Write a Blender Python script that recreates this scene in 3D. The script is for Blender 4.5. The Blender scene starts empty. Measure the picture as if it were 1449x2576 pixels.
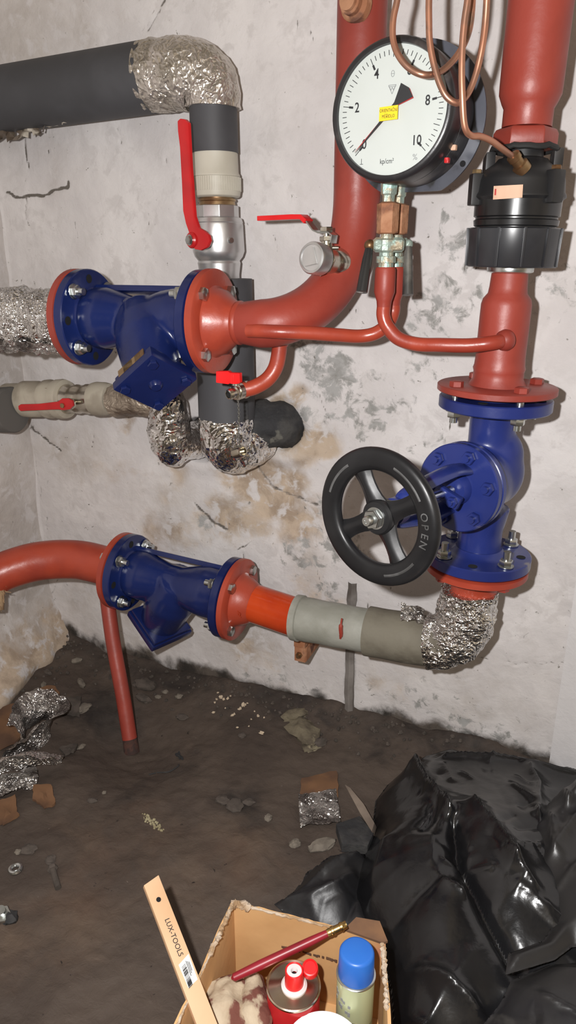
import bpy, bmesh, math, random
import numpy as np
from math import sin, cos, pi, radians, sqrt, atan2, exp
from mathutils import Vector, Matrix, noise

random.seed(7)
SC = bpy.context.scene
COL = SC.collection

# ------------------------------------------------------------------ camera, light, exposure
W, H, FPX = 1449, 2576, 1800.0
PITCH, YAW, CAMD, CAMH = radians(19.5), radians(23.0), 1.5, 1.12
CF = Vector((-sin(YAW) * cos(PITCH), cos(YAW) * cos(PITCH), -sin(PITCH)))
CR = Vector((cos(YAW), sin(YAW), 0))
CU = CR.cross(CF)
CC = Vector((0, -CAMD, CAMH))

cam = bpy.data.cameras.new('camera')
cam.sensor_fit = 'VERTICAL'
cam.sensor_height = 36.0
cam.lens = FPX / H * 36.0
cam.clip_start = 0.02
cam_ob = bpy.data.objects.new('camera', cam)
COL.objects.link(cam_ob)
M3 = Matrix((CR, CU, -CF)).transposed()
cam_ob.matrix_world = Matrix.Translation(CC) @ M3.to_4x4()
SC.camera = cam_ob

SC.view_settings.view_transform = 'Standard'
SC.view_settings.look = 'None'
SC.view_settings.gamma = 1
SC.view_settings.use_curve_mapping = False
SC.view_settings.exposure = 0.0

# hand lamp held beside the camera
lamp = bpy.data.lights.new('hand_lamp', 'POINT')
lamp.energy = 86.0
lamp.color = (1.0, 0.985, 0.975)
lamp.shadow_soft_size = 0.014
lamp_ob = bpy.data.objects.new('hand_lamp', lamp)
COL.objects.link(lamp_ob)
lamp_ob.location = CC + CF * 0.04 - CR * 0.098 + CU * 0.055

# dim warm cellar fill behind the camera, noise patches added for foil contrast
world = bpy.data.worlds.new('cellar')
SC.world = world
world.use_nodes = True
_nt = world.node_tree
_bg = _nt.nodes['Background']
_tc = _nt.nodes.new('ShaderNodeTexCoord')
_nz = _nt.nodes.new('ShaderNodeTexNoise')
_nz.inputs['Scale'].default_value = 1.7
_nz.inputs['Detail'].default_value = 1.5
_rp = _nt.nodes.new('ShaderNodeValToRGB')
_rp.color_ramp.elements[0].position = 0.38
_rp.color_ramp.elements[0].color = (0.06, 0.048, 0.034, 1)
_rp.color_ramp.elements[1].position = 0.66
_rp.color_ramp.elements[1].color = (0.62, 0.50, 0.36, 1)
_nt.links.new(_tc.outputs['Generated'], _nz.inputs['Vector'])
_nt.links.new(_nz.outputs['Fac'], _rp.inputs['Fac'])
_nt.links.new(_rp.outputs['Color'], _bg.inputs['Color'])
_bg.inputs['Strength'].default_value = 0.95

# ------------------------------------------------------------------ places seen in the photo
def ray(px, py):
    return CF + CR * ((px - W / 2) / FPX) - CU * ((py - H / 2) / FPX)
def U(px, py, Y):                      # point at distance Y in front of the back wall
    r = ray(px, py)
    return CC + r * ((-Y - CC.y) / r.y)
def F(px, py, z=0.0):                  # point at height z
    r = ray(px, py)
    return CC + r * ((z - CC.z) / r.z)
def depth(P):
    return (Vector(P) - CC).dot(CF)
def rad(px, P):                        # half of a width in pixels, in metres, at P
    return px * 0.5 * depth(P) / FPX
def zrow(x, Y, py):                    # height at which an upright at (x, Y) meets a row
    v = Vector((x, -Y, 0)) - CC
    k = (H / 2 - py)
    return (k * v.dot(CF) - FPX * v.dot(CU)) / (FPX * CU.z - k * CF.z)

V = Vector
def perp(d):
    d = d.normalized()
    a = V((0, 0, 1)) if abs(d.z) < 0.9 else V((1, 0, 0))
    u = a.cross(d).normalized()
    return u, d.cross(u).normalized()

# ------------------------------------------------------------------ mesh builder
class MB:
    def __init__(self):
        self.v = []; self.f = []
    def add(self, vs, fs):
        b = len(self.v)
        self.v += [V(p) for p in vs]
        self.f += [tuple(i + b for i in f) for f in fs]
        return self
    def lathe(self, A, d, prof, seg=40, ph=0.0, cap=True):
        A = V(A); d = V(d).normalized(); u, w = perp(d)
        vs, fs = [], []
        n = len(prof)
        for (t, r) in prof:
            c = A + d * t
            for k in range(seg):
                a = 2 * pi * k / seg + ph
                vs.append(c + (u * cos(a) + w * sin(a)) * max(r, 1e-5))
        for i in range(n - 1):
            for k in range(seg):
                k2 = (k + 1) % seg
                fs.append((i * seg + k, i * seg + k2, (i + 1) * seg + k2, (i + 1) * seg + k))
        if cap:
            fs.append(tuple(range(seg - 1, -1, -1)))
            fs.append(tuple((n - 1) * seg + k for k in range(seg)))
        return self.add(vs, fs)
    def cyl(self, A, B, r, r2=None, seg=28, ph=0.0):
        A = V(A); B = V(B)
        return self.lathe(A, B - A, [(0, r), ((B - A).length, r if r2 is None else r2)], seg, ph)
    def tube(self, path, rs, seg=20, cap=True, jit=None):
        path = [V(p) for p in path]
        n = len(path)
        if not hasattr(rs, '__len__'): rs = [rs] * n
        ts = []
        for i in range(n):
            t = path[min(i + 1, n - 1)] - path[max(i - 1, 0)]
            ts.append(t.normalized())
        u, _ = perp(ts[0])
        vs, fs = [], []
        for i in range(n):
            u = (u - ts[i] * u.dot(ts[i])).normalized()
            w = ts[i].cross(u)
            for k in range(seg):
                a = 2 * pi * k / seg
                nrm = u * cos(a) + w * sin(a)
                r = rs[i]
                if jit: r += jit(path[i] + nrm * r, i / (n - 1))
                vs.append(path[i] + nrm * r)
        for i in range(n - 1):
            for k in range(seg):
                k2 = (k + 1) % seg
                fs.append((i * seg + k, i * seg + k2, (i + 1) * seg + k2, (i + 1) * seg + k))
        if cap:
            fs.append(tuple(range(seg - 1, -1, -1)))
            fs.append(tuple((n - 1) * seg + k for k in range(seg)))
        return self.add(vs, fs)
    def box(self, c, ax, h):
        c = V(c)
        a = [V(x).normalized() * s for x, s in zip(ax, h)]
        vs = [c + a[0] * i + a[1] * j + a[2] * k for i in (-1, 1) for j in (-1, 1) for k in (-1, 1)]
        fs = [(0, 1, 3, 2), (4, 6, 7, 5), (0, 4, 5, 1), (2, 3, 7, 6), (0, 2, 6, 4), (1, 5, 7, 3)]
        return self.add(vs, fs)
    def prism(self, poly, ext):
        poly = [V(p) for p in poly]; ext = V(ext); n = len(poly)
        vs = poly + [p + ext for p in poly]
        fs = [tuple(range(n - 1, -1, -1)), tuple(range(n, 2 * n))]
        fs += [(i, (i + 1) % n, n + (i + 1) % n, n + i) for i in range(n)]
        return self.add(vs, fs)
    def ball(self, c, r, seg=20, rings=12, sc=(1, 1, 1)):
        c = V(c); vs, fs = [], []
        for i in range(rings + 1):
            t = pi * i / rings
            for k in range(seg):
                a = 2 * pi * k / seg
                vs.append(c + V((r * sc[0] * sin(t) * cos(a), r * sc[1] * sin(t) * sin(a), r * sc[2] * cos(t))))
        for i in range(rings):
            for k in range(seg):
                k2 = (k + 1) % seg
                fs.append((i * seg + k, (i + 1) * seg + k, (i + 1) * seg + k2, i * seg + k2))
        return self.add(vs, fs)
    def hexn(self, A, d, r, h, ph=0.0):
        return self.lathe(A, d, [(0, r * .93), (h * .12, r), (h * .88, r), (h, r * .93)], 6, ph)
    def build(self, name, mat, parent=None, angle=38, bevel=0.0, flat=False, loc=None, mods=None):
        me = bpy.data.meshes.new(name)
        ob = bpy.data.objects.new(name, me)
        COL.objects.link(ob)
        o = V((0, 0, 0))
        if parent is not None:
            ob.parent = parent
            o = ROOT[parent.name]
            ROOT[ob.name] = o
        elif loc is not None:
            o = V(loc); ob.location = o; ROOT[ob.name] = o
        else:
            c = sum(self.v, V((0, 0, 0))) / len(self.v)
            o = V((c.x, c.y, min(p.z for p in self.v))); ob.location = o; ROOT[ob.name] = o
        bm = bmesh.new()
        bvs = [bm.verts.new(p - o) for p in self.v]
        for f in self.f:
            try: bm.faces.new([bvs[i] for i in f])
            except ValueError: pass
        bmesh.ops.remove_doubles(bm, verts=bm.verts, dist=2e-5)
        bmesh.ops.recalc_face_normals(bm, faces=bm.faces)
        if bevel:
            es = [e for e in bm.edges if len(e.link_faces) == 2 and e.calc_face_angle(0) > radians(40)]
            bmesh.ops.bevel(bm, geom=es, offset=bevel, segments=2, profile=0.7, affect='EDGES', clamp_overlap=True)
        if not flat:
            for f in bm.faces: f.smooth = True
            for e in bm.edges:
                if len(e.link_faces) == 2 and e.calc_face_angle(0) > radians(angle): e.smooth = False
        bm.to_mesh(me); bm.free()
        me.materials.append(mat)
        if mods: mods(ob)
        return ob

ROOT = {}
def thing(name, label, cat, loc, group=None):
    o = bpy.data.objects.new(name, None)
    o.empty_display_size = 0.03
    COL.objects.link(o)
    o.location = loc
    ROOT[o.name] = V(loc)
    return tag(o, label, cat, group)
def tag(o, label, cat, group=None, kind=None):
    if label: o['label'] = label
    if cat: o['category'] = cat
    if group: o['group'] = group
    if kind: o['kind'] = kind
    return o
def lab(o, label):
    o['label'] = label
    return o
def spline(pts, n=8):
    pts = [V(p) for p in pts]; out = []
    P = [pts[0] * 2 - pts[1]] + pts + [pts[-1] * 2 - pts[-2]]
    for i in range(1, len(P) - 2):
        a, b, c, d = P[i - 1], P[i], P[i + 1], P[i + 2]
        for k in range(n):
            t = k / n
            out.append(0.5 * ((2 * b) + (c - a) * t + (2 * a - 5 * b + 4 * c - d) * t * t + (3 * b - a - 3 * c + d) * t ** 3))
    out.append(pts[-1])
    return out
def bez(a, b, c, d, n=16):
    a, b, c, d = map(V, (a, b, c, d)); o = []
    for i in range(n + 1):
        t = i / n; s = 1 - t
        o.append(a * s ** 3 + b * 3 * s * s * t + c * 3 * s * t * t + d * t ** 3)
    return o
def resample(path, step):
    out = [V(path[0])]; acc = 0.0
    for i in range(1, len(path)):
        a = V(path[i - 1]); b = V(path[i]); L = (b - a).length; n = max(1, int(round(L / step)))
        for k in range(1, n + 1): out.append(a.lerp(b, k / n))
    return out
def crumple(amp, f=45.0, seed=0.0, jr=.28):
    def j(p, t):
        q = p * f + V((seed, seed * 1.7, seed * .3))
        return amp * (noise.noise(q) * 1.1 + 0.8 * noise.noise(q * 2.3) + random.uniform(-jr, jr))
    return j
def text(name, s, size, O, xa, ya, mat, parent, ext=0.0004, align='CENTER', wid=1.0, bold=0.0):
    cu = bpy.data.curves.new(name, 'FONT')
    cu.body = s; cu.size = 1.0; cu.align_x = align; cu.align_y = 'CENTER'; cu.extrude = 0.0; cu.offset = bold; cu.resolution_u = 3
    t = bpy.data.objects.new(name + '_tmp', cu)
    COL.objects.link(t)
    dg = bpy.context.evaluated_depsgraph_get()
    me0 = bpy.data.meshes.new_from_object(t.evaluated_get(dg))
    bpy.data.objects.remove(t)
    xa = V(xa).normalized(); ya = V(ya).normalized(); na = xa.cross(ya)
    m = MB()
    m.add([V(O) + xa * (v.co.x * size * wid) + ya * (v.co.y * size) for v in me0.vertices], [tuple(p.vertices) for p in me0.polygons])
    ob = m.build(name, mat, parent, flat=True)
    return ob

# ------------------------------------------------------------------ materials
def mat(name, c1, c2=None, rough=0.5, metal=0.0, scale=9.0, lo=0.4, hi=0.62, rvar=0.0, bump=0.0, bscale=60.0,
        bdist=0.004, vor=False, c3=None, scale3=30.0, lo3=0.6, hi3=0.68, coat=0.0, spec=0.5, detail=5.0, dist=0.3):
    m = bpy.data.materials.new(name); m.use_nodes = True
    nt = m.node_tree; N = nt.nodes; L = nt.links
    b = N['Principled BSDF']
    b.inputs['Roughness'].default_value = rough
    b.inputs['Metallic'].default_value = metal
    b.inputs['Specular IOR Level'].default_value = spec
    if coat: b.inputs['Coat Weight'].default_value = coat; b.inputs['Coat Roughness'].default_value = 0.12
    tc = N.new('ShaderNodeTexCoord')
    src = None
    def nz(s, d=detail, di=dist):
        n = N.new('ShaderNodeTexNoise'); n.inputs['Scale'].default_value = s
        n.inputs['Detail'].default_value = d; n.inputs['Distortion'].default_value = di
        L.new(tc.outputs['Object'], n.inputs['Vector']); return n.outputs['Fac']
    def ramp(fac, a, bb):
        r = N.new('ShaderNodeMapRange'); r.interpolation_type = 'SMOOTHSTEP'
        r.inputs['From Min'].default_value = a; r.inputs['From Max'].default_value = bb
        L.new(fac, r.inputs['Value']); return r.outputs['Result']
    def mix(fac, A, B):
        x = N.new('ShaderNodeMix'); x.data_type = 'RGBA'
        L.new(fac, x.inputs['Factor'])
        for sock, val in ((x.inputs[6], A), (x.inputs[7], B)):
            if isinstance(val, tuple): sock.default_value = (*val, 1)
            else: L.new(val, sock)
        return x.outputs[2]
    if c2 is None: b.inputs['Base Color'].default_value = (*c1, 1)
    else:
        src = mix(ramp(nz(scale), lo, hi), c1, c2)
        if c3 is not None: src = mix(ramp(nz(scale3), lo3, hi3), src, c3)
        L.new(src, b.inputs['Base Color'])
    if rvar:
        r = N.new('ShaderNodeMapRange'); L.new(nz(scale * 1.7), r.inputs['Value'])
        r.inputs['From Min'].default_value = .3; r.inputs['From Max'].default_value = .7
        r.inputs['To Min'].default_value = rough - rvar; r.inputs['To Max'].default_value = rough + rvar
        L.new(r.outputs['Result'], b.inputs['Roughness'])
    if bump:
        bp = N.new('ShaderNodeBump'); bp.inputs['Strength'].default_value = bump; bp.inputs['Distance'].default_value = bdist
        if vor:
            vv = N.new('ShaderNodeTexVoronoi'); vv.inputs['Scale'].default_value = bscale
            dn = N.new('ShaderNodeTexNoise'); dn.inputs['Scale'].default_value = bscale * .4
            L.new(tc.outputs['Object'], dn.inputs['Vector'])
            vm = N.new('ShaderNodeMix'); vm.data_type = 'RGBA'; vm.inputs['Factor'].default_value = .08
            L.new(tc.outputs['Object'], vm.inputs[6]); L.new(dn.outputs['Color'], vm.inputs[7])
            L.new(vm.outputs[2], vv.inputs['Vector'])
            L.new(vv.outputs['Distance'], bp.inputs['Height'])
        else: L.new(nz(bscale, 4, 0), bp.inputs['Height'])
        L.new(bp.outputs['Normal'], b.inputs['Normal'])
    return m

RED = mat('red_oxide_paint', (.29, .043, .028), (.235, .034, .023), rough=.45, scale=7, rvar=.1, bump=.25, bscale=45, bdist=.003)
ORANGE = mat('wet_orange_paint', (.50, .055, .012), (.42, .04, .010), rough=.16, scale=9, bump=.3, bscale=40, bdist=.003)
REDO = mat('orange_red_paint', (.36, .052, .026), (.28, .038, .022), rough=.38, scale=9, rvar=.12, bump=.3, bscale=40, bdist=.003)
BLUE = mat('blue_enamel', (.0085, .018, .095), (.0065, .013, .072), rough=.24, scale=6, rvar=.08, bump=.16, bscale=50, bdist=.003)
BLUEV = mat('blue_enamel_brighter', (.016, .028, .155), (.012, .021, .12), rough=.30, scale=6, rvar=.08, c3=(.16, .15, .17), scale3=14, lo3=.66, hi3=.74, bump=.12, bscale=50, bdist=.003)
FOIL = mat('aluminium_foil', (.88, .87, .86), (.70, .68, .66), rough=.2, metal=1, scale=20, bump=.7, bscale=95, bdist=.006, vor=True)
FOILS = mat('shiny_foil', (.88, .87, .86), (.60, .58, .56), rough=.13, metal=1, scale=16, bump=.45, bscale=60, bdist=.006, vor=True)
FOILD = mat('dirty_foil', (.62, .60, .58), (.22, .20, .19), rough=.25, metal=.9, scale=18, lo=.42, hi=.6, bump=.7, bscale=90, bdist=.006, vor=True)
TAPE = mat('aluminium_tape_dusty', (.68, .63, .58), (.48, .44, .38), rough=.3, metal=.85, scale=12, bump=.7, bscale=70, bdist=.006, vor=True)
INS = mat('grey_foam_insulation', (.058, .058, .064), (.043, .043, .047), rough=.62, scale=6, bump=.1, bscale=200, bdist=.001)
INSD = mat('black_foam_insulation', (.020, .020, .022), (.05, .048, .046), rough=.8, scale=14, bump=.8, bscale=50, bdist=.006, c3=(.12, .115, .10), scale3=18, lo3=.62, hi3=.7)
INSB = mat('dusty_foam_end', (.10, .092, .085), (.075, .07, .066), rough=.9, scale=10)
BEIGE = mat('beige_plastic', (.50, .475, .40), (.43, .40, .33), rough=.5, scale=8)
BEIGED = mat('dusty_beige_plastic', (.40, .36, .29), (.27, .235, .185), rough=.6, scale=14)
STEEL = mat('zinc_plated_steel', (.62, .64, .64), (.48, .50, .48), rough=.28, metal=1, scale=30, bump=.1, bscale=150, bdist=.001)
NICKEL = mat('nickel_plated_brass', (.66, .63, .56), (.50, .46, .38), rough=.24, metal=1, scale=14, bump=.1, bscale=60)
SILVER = mat('satin_nickel', (.68, .68, .68), (.55, .55, .55), rough=.36, metal=.9, scale=10, bump=.08, bscale=150, bdist=.001)
BRASS = mat('brass', (.62, .42, .16), (.45, .28, .10), rough=.3, metal=1, scale=14)
RUSTBR = mat('tarnished_brass', (.20, .11, .055), (.40, .28, .15), rough=.4, metal=.8, scale=18)
RUST = mat('flaky_rust', (.30, .125, .06), (.42, .215, .12), rough=.8, metal=.15, scale=30, c3=(.13, .055, .035), scale3=26, lo3=.52, hi3=.66, bump=.6, bscale=60, bdist=.004)
VERD = mat('verdigris_brass', (.34, .42, .37), (.40, .34, .24), rough=.5, metal=.45, scale=40, lo=.44, hi=.56, c3=(.42, .62, .56), scale3=30, lo3=.55, hi3=.62, bump=.8, bscale=70, bdist=.005)
COPPER = mat('copper_tube', (.52, .25, .16), (.36, .20, .14), rough=.38, metal=.8, scale=16, c3=(.24, .17, .13), scale3=22, lo3=.56, hi3=.7)
BLACKM = mat('black_painted_iron', (.009, .009, .010), (.015, .015, .016), spec=.35, rough=.37, scale=8, rvar=.08, bump=.1, bscale=90, bdist=.001)
BLACKP = mat('black_plastic', (.011, .011, .012), (.018, .018, .019), rough=.27, scale=8, rvar=.06)
RINGP = mat('charcoal_plastic', (.030, .031, .035), (.022, .022, .025), rough=.3, scale=8)
DUSTBK = mat('dusty_black_plastic', (.014, .014, .015), (.09, .08, .075), rough=.45, scale=7, lo=.5, hi=.72)
CASE = mat('gauge_case_paint', (.018, .017, .019), (.065, .055, .052), rough=.33, scale=14, lo=.5, hi=.66, bump=.1, bscale=60)
CASEG = mat('gauge_flange_grey', (.075, .080, .10), (.05, .052, .066), rough=.35, scale=12, c3=(.02, .02, .02), scale3=12, lo3=.56, hi3=.62)
DIAL = mat('white_dial', (.53, .565, .545), (.50, .535, .51), rough=.4, scale=5)
INK = mat('black_print', (.015, .015, .017), rough=.6)
INKG = mat('grey_print', (.24, .25, .25), rough=.6)
YEL = mat('yellow_sticker', (.85, .58, .02), rough=.45)
REDP = mat('red_plastic_grip', (.58, .012, .014), (.46, .010, .012), rough=.3, scale=10)
REDM = mat('red_coated_steel', (.50, .014, .016), (.40, .012, .014), rough=.3, scale=10)
REDN = mat('red_needle', (.40, .03, .03), rough=.4)
CANVAS = mat('grey_painted_canvas', (.30, .30, .265), (.235, .235, .20), rough=.55, scale=12, c3=(.40, .37, .32), scale3=9, lo3=.56, hi3=.7, bump=.4, bscale=90, bdist=.002)
CANVASD = mat('brown_grey_canvas', (.165, .15, .115), (.115, .10, .075), rough=.75, scale=10, c3=(.24, .22, .18), scale3=12, lo3=.58, hi3=.7, bump=.4, bscale=120, bdist=.002)
PINK = mat('pinkish_paper', (.62, .40, .28), (.56, .36, .25), rough=.7, scale=20)
RUBBER = mat('black_gasket', (.014, .014, .014), rough=.7)
RUSTD = mat('dark_foot_rust', (.07, .03, .022), (.035, .02, .017), rough=.9, scale=60, bump=.6, bscale=60, bdist=.004)
HOLE = mat('dark_hole', (.004, .004, .005), rough=.9)
CARD = mat('cardboard', (.62, .37, .165), (.52, .29, .12), rough=.85, scale=5, c3=(.46, .14, .10), scale3=5, lo3=.58, hi3=.70, bump=.15, bscale=40)
CARDE = mat('torn_cardboard_edge', (.52, .42, .32), (.34, .22, .12), rough=.95, scale=40, bump=.6, bscale=90)
CARDR = mat('brown_cardboard_scrap', (.17, .085, .04), (.10, .052, .03), rough=.9, scale=12)
WOODR = mat('pale_wooden_batten', (.66, .42, .25), (.58, .36, .20), rough=.6, scale=6)
WOODO = mat('old_wood', (.24, .19, .15), (.15, .115, .09), rough=.85, scale=14)
PAPER = mat('white_paper', (.80, .79, .77), rough=.6)
CAPBL = mat('blue_plastic_cap', (.020, .125, .50), (.028, .15, .52), rough=.38, scale=9)
CANGR = mat('pale_green_can_print', (.46, .50, .30), (.42, .46, .27), rough=.3, metal=.25, scale=7)
CANGD = mat('green_can_print', (.20, .25, .13), (.24, .30, .16), rough=.3, metal=.2, scale=9)
TIN = mat('bare_tin_top', (.62, .52, .40), (.44, .36, .27), rough=.26, metal=1, scale=9)
TINRED = mat('red_tin_print', (.50, .022, .025), (.40, .018, .02), rough=.24, metal=.15, scale=5)
CAPRED = mat('bright_red_cap', (.80, .012, .014), rough=.3)
WHITEP = mat('white_plastic', (.78, .74, .72), (.70, .62, .62), rough=.35, scale=20)
LIDW = mat('white_paint_lid', (.80, .79, .82), (.72, .71, .74), rough=.25, scale=6)
HANDLE = mat('dark_red_handle', (.26, .012, .022), (.20, .010, .018), rough=.38, scale=14)
RAG = mat('stained_cream_rag', (.52, .43, .31), (.36, .27, .18), rough=.9, scale=16, c3=(.15, .05, .035), scale3=21, lo3=.46, hi3=.53, bump=.8, bscale=50)
BAG = mat('black_bin_liner', (.006, .006, .007), (.011, .011, .012), rough=.22, scale=6, rvar=.07, bump=.35, bscale=26, bdist=.004, spec=.6)
BAGG = mat('grey_black_liner', (.014, .014, .016), (.022, .021, .021), rough=.38, scale=6, rvar=.09, bump=.3, bscale=30, bdist=.004, c3=(.07, .065, .06), scale3=9, lo3=.62, hi3=.75)
BAGC = mat('clear_film_edge', (.16, .155, .15), (.08, .078, .075), rough=.3, scale=20)
PLASTER = mat('pale_plaster_crumb', (.55, .45, .33), (.40, .32, .24), rough=.9, scale=60)
MUD = mat('olive_mud', (.16, .135, .09), (.09, .072, .05), rough=.85, scale=22, c3=(.30, .26, .17), scale3=24, lo3=.60, hi3=.7, bump=.8, bscale=50, bdist=.006)
STONE = mat('dirty_rubble', (.085, .068, .057), (.05, .041, .034), rough=.9, scale=25, bump=.5, bscale=60)
STONEL = mat('light_rubble', (.18, .155, .125), (.11, .092, .075), rough=.9, scale=30, bump=.5, bscale=60)
TUFT = mat('tan_frayed_wrap', (.38, .26, .15), (.25, .16, .09), rough=.95, scale=40)
TRIMM = mat('grey_strip', (.22, .20, .185), (.10, .085, .075), rough=.9, scale=9, bump=.4, bscale=50)

# ------------------------------------------------------------------ plaster and earth: value noise on grids
_rng = np.random.RandomState(3)
_LAT = _rng.rand(256, 256)
def vnoise(x, y):
    xi = np.floor(x).astype(int); yi = np.floor(y).astype(int)
    fx = x - xi; fy = y - yi
    fx = fx * fx * (3 - 2 * fx); fy = fy * fy * (3 - 2 * fy)
    a = _LAT[xi & 255, yi & 255]; b = _LAT[(xi + 1) & 255, yi & 255]
    c = _LAT[xi & 255, (yi + 1) & 255]; d = _LAT[(xi + 1) & 255, (yi + 1) & 255]
    return (a * (1 - fx) + b * fx) * (1 - fy) + (c * (1 - fx) + d * fx) * fy
def fbm(x, y, o=4):
    s = 0; a = .5; t = 0
    for i in range(o):
        s = s + a * vnoise(x * 2 ** i + 17.3 * i, y * 2 ** i + 5.1 * i); t += a; a *= .5
    return s / t
def segdist(X, Z, A, B):
    ax, az = A; bx, bz = B
    dx, dz = bx - ax, bz - az
    t = np.clip(((X - ax) * dx + (Z - az) * dz) / (dx * dx + dz * dz + 1e-9), 0, 1)
    return np.hypot(X - ax - t * dx, Z - az - t * dz)
def gridobj(name, P, attrs, m, keep=None):
    ny, nx, _ = P.shape
    idx = np.arange(nx * ny).reshape(ny, nx)
    q = np.stack([idx[:-1, :-1], idx[:-1, 1:], idx[1:, 1:], idx[1:, :-1]], -1).reshape(-1, 4)
    verts = P.reshape(-1, 3)
    if keep is not None:
        k = keep.reshape(-1)
        q = q[k[q].all(1)]
        used = np.zeros(len(verts), bool); used[q.reshape(-1)] = True
        new = np.cumsum(used) - 1
        q = new[q]; verts = verts[used]
        attrs = {a: b.reshape(-1)[used] for a, b in attrs.items()}
    me = bpy.data.meshes.new(name)
    me.from_pydata(verts.tolist(), [], q.tolist())
    for a, b in attrs.items():
        at = me.attributes.new(a, 'FLOAT', 'POINT')
        at.data.foreach_set('value', np.ascontiguousarray(b.reshape(-1), dtype=np.float32))
    me.polygons.foreach_set('use_smooth', [True] * len(me.polygons))
    me.materials.append(m)
    ob = bpy.data.objects.new(name, me)
    COL.objects.link(ob)
    return ob

def surf_mat(name, base, layers, rough=.9, bump=.35, tone=None):
    """base colour plus layers (attribute, colour, noise scale, weight, softness)"""
    m = bpy.data.materials.new(name); m.use_nodes = True
    nt = m.node_tree; N = nt.nodes; L = nt.links
    b = N['Principled BSDF']; b.inputs['Roughness'].default_value = rough
    b.inputs['Specular IOR Level'].default_value = .25
    tc = N.new('ShaderNodeTexCoord')
    def nz(s, d=6, off=0.0):
        mp = N.new('ShaderNodeMapping'); mp.inputs['Location'].default_value = (off, off * 2, off)
        L.new(tc.outputs['Object'], mp.inputs['Vector'])
        n = N.new('ShaderNodeTexNoise'); n.inputs['Scale'].default_value = s; n.inputs['Detail'].default_value = d
        n.inputs['Roughness'].default_value = .62; n.inputs['Distortion'].default_value = .4
        L.new(mp.outputs['Vector'], n.inputs['Vector']); return n.outputs['Fac']
    def mth(op, a, bb):
        x = N.new('ShaderNodeMath'); x.operation = op
        for i, val in enumerate((a, bb)):
            if isinstance(val, (int, float)): x.inputs[i].default_value = val
            else: L.new(val, x.inputs[i])
        return x.outputs[0]
    def sm(f, lo, hi):
        r = N.new('ShaderNodeMapRange'); r.interpolation_type = 'SMOOTHSTEP'
        r.inputs['From Min'].default_value = lo; r.inputs['From Max'].default_value = hi
        L.new(f, r.inputs['Value']); return r.outputs['Result']
    def mix(f, A, B):
        x = N.new('ShaderNodeMix'); x.data_type = 'RGBA'; L.new(f, x.inputs['Factor'])
        for sock, val in ((x.inputs[6], A), (x.inputs[7], B)):
            if isinstance(val, tuple): sock.default_value = (*val, 1)
            else: L.new(val, sock)
        return x.outputs[2]
    col = mix(sm(nz(3.5, 5), .35, .65), base[0], base[1])
    hgt = nz(38, 5, 3.0)
    for i, (att, c, sc, wgt, soft) in enumerate(layers):
        n = nz(sc, 6, i * 3.1 + 1)
        if att is None:
            k = sm(n, wgt, wgt + soft)
        else:
            a = N.new('ShaderNodeAttribute'); a.attribute_name = att
            k = sm(mth('ADD', a.outputs['Fac'], mth('MULTIPLY', mth('SUBTRACT', n, .5), wgt)), .5 - soft, .5 + soft)
            hgt = mth('SUBTRACT', hgt, mth('MULTIPLY', k, .35))
        if isinstance(c[0], tuple): c = mix(sm(nz(sc * .8, 5, i + 7.7), .4, .6), c[0], c[1])
        col = mix(k, col, c)
    L.new(col, b.inputs['Base Color'])
    bp = N.new('ShaderNodeBump'); bp.inputs['Strength'].default_value = bump; bp.inputs['Distance'].default_value = .006
    L.new(hgt, bp.inputs['Height']); L.new(bp.outputs['Normal'], b.inputs['Normal'])
    return m

WALLM = surf_mat('old_limewashed_plaster', ((.66, .63, .62), (.56, .53, .525)), [
    ('grime_and_falloff', ((.50, .46, .43), (.43, .39, .36)), 9, .9, .30),
    ('tan', ((.49, .395, .305), (.34, .265, .20)), 14, .8, .18),
    ('grey', ((.27, .265, .25), (.36, .355, .345)), 30, 1.5, .10),
    (None, (.57, .54, .53), 24, .50, .14),
    (None, (.20, .185, .165), 55, .665, .05),
    (None, (.26, .24, .22), 130, .70, .05),
    ('damp_and_hole_shade', ((.035, .030, .026), (.10, .083, .07)), 16, .8, .18),
    ('crack', (.13, .115, .10), 40, .7, .16)], bump=.4)
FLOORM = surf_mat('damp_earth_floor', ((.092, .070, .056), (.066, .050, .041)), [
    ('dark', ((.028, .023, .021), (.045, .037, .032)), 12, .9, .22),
    ('brown', ((.12, .085, .062), (.10, .066, .048)), 9, .9, .25),
    (None, (.15, .12, .10), 70, .70, .05),
    (None, (.026, .02, .018), 42, .68, .05)], rough=.7, bump=.6)

# ------------------------------------------------------------------ setting: walls and floor
def wxz(px, py):
    p = U(px, py, 0); return p.x, p.z
XL, XR = -1.415, 0.022
gx = np.arange(XL - .02, XR + .004, .0045); gz = np.arange(-.08, 2.25, .0045)
X, Z = np.meshgrid(gx, gz)
def blobs(lst, X, Z):
    s = np.zeros_like(X)
    for (px, py, r, k, *e) in lst:
        cx, cz = wxz(px, py); R = r / 1200.0
        ex = e[0] if e else 1.0
        s = np.maximum(s, k * np.exp(-(((X - cx) / (R * ex)) ** 2 + ((Z - cz) / R) ** 2)))
    return s
warp = (fbm(X * 7, Z * 7) - .5) * .12
warp2 = (fbm(X * 7 + 40, Z * 7 + 9) - .5) * .12
tan = blobs([(640, 1180, 130, .75), (780, 1120, 80, .8), (690, 1240, 130, .8), (600, 1300, 150, .62, 1.4), (760, 1330, 130, .6), (450, 1180, 90, .5),
             (420, 1330, 160, .45, 1.5), (740, 1000, 60, .66), (250, 1180, 140, .36, 2), (800, 1500, 110, .5), (560, 1480, 130, .4, 1.5), (330, 1080, 60, .5),
             (700, 1010, 60, .65), (640, 1650, 130, .42, 2), (960, 1740, 130, .36, 2)], X + warp, Z + warp2)
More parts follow.
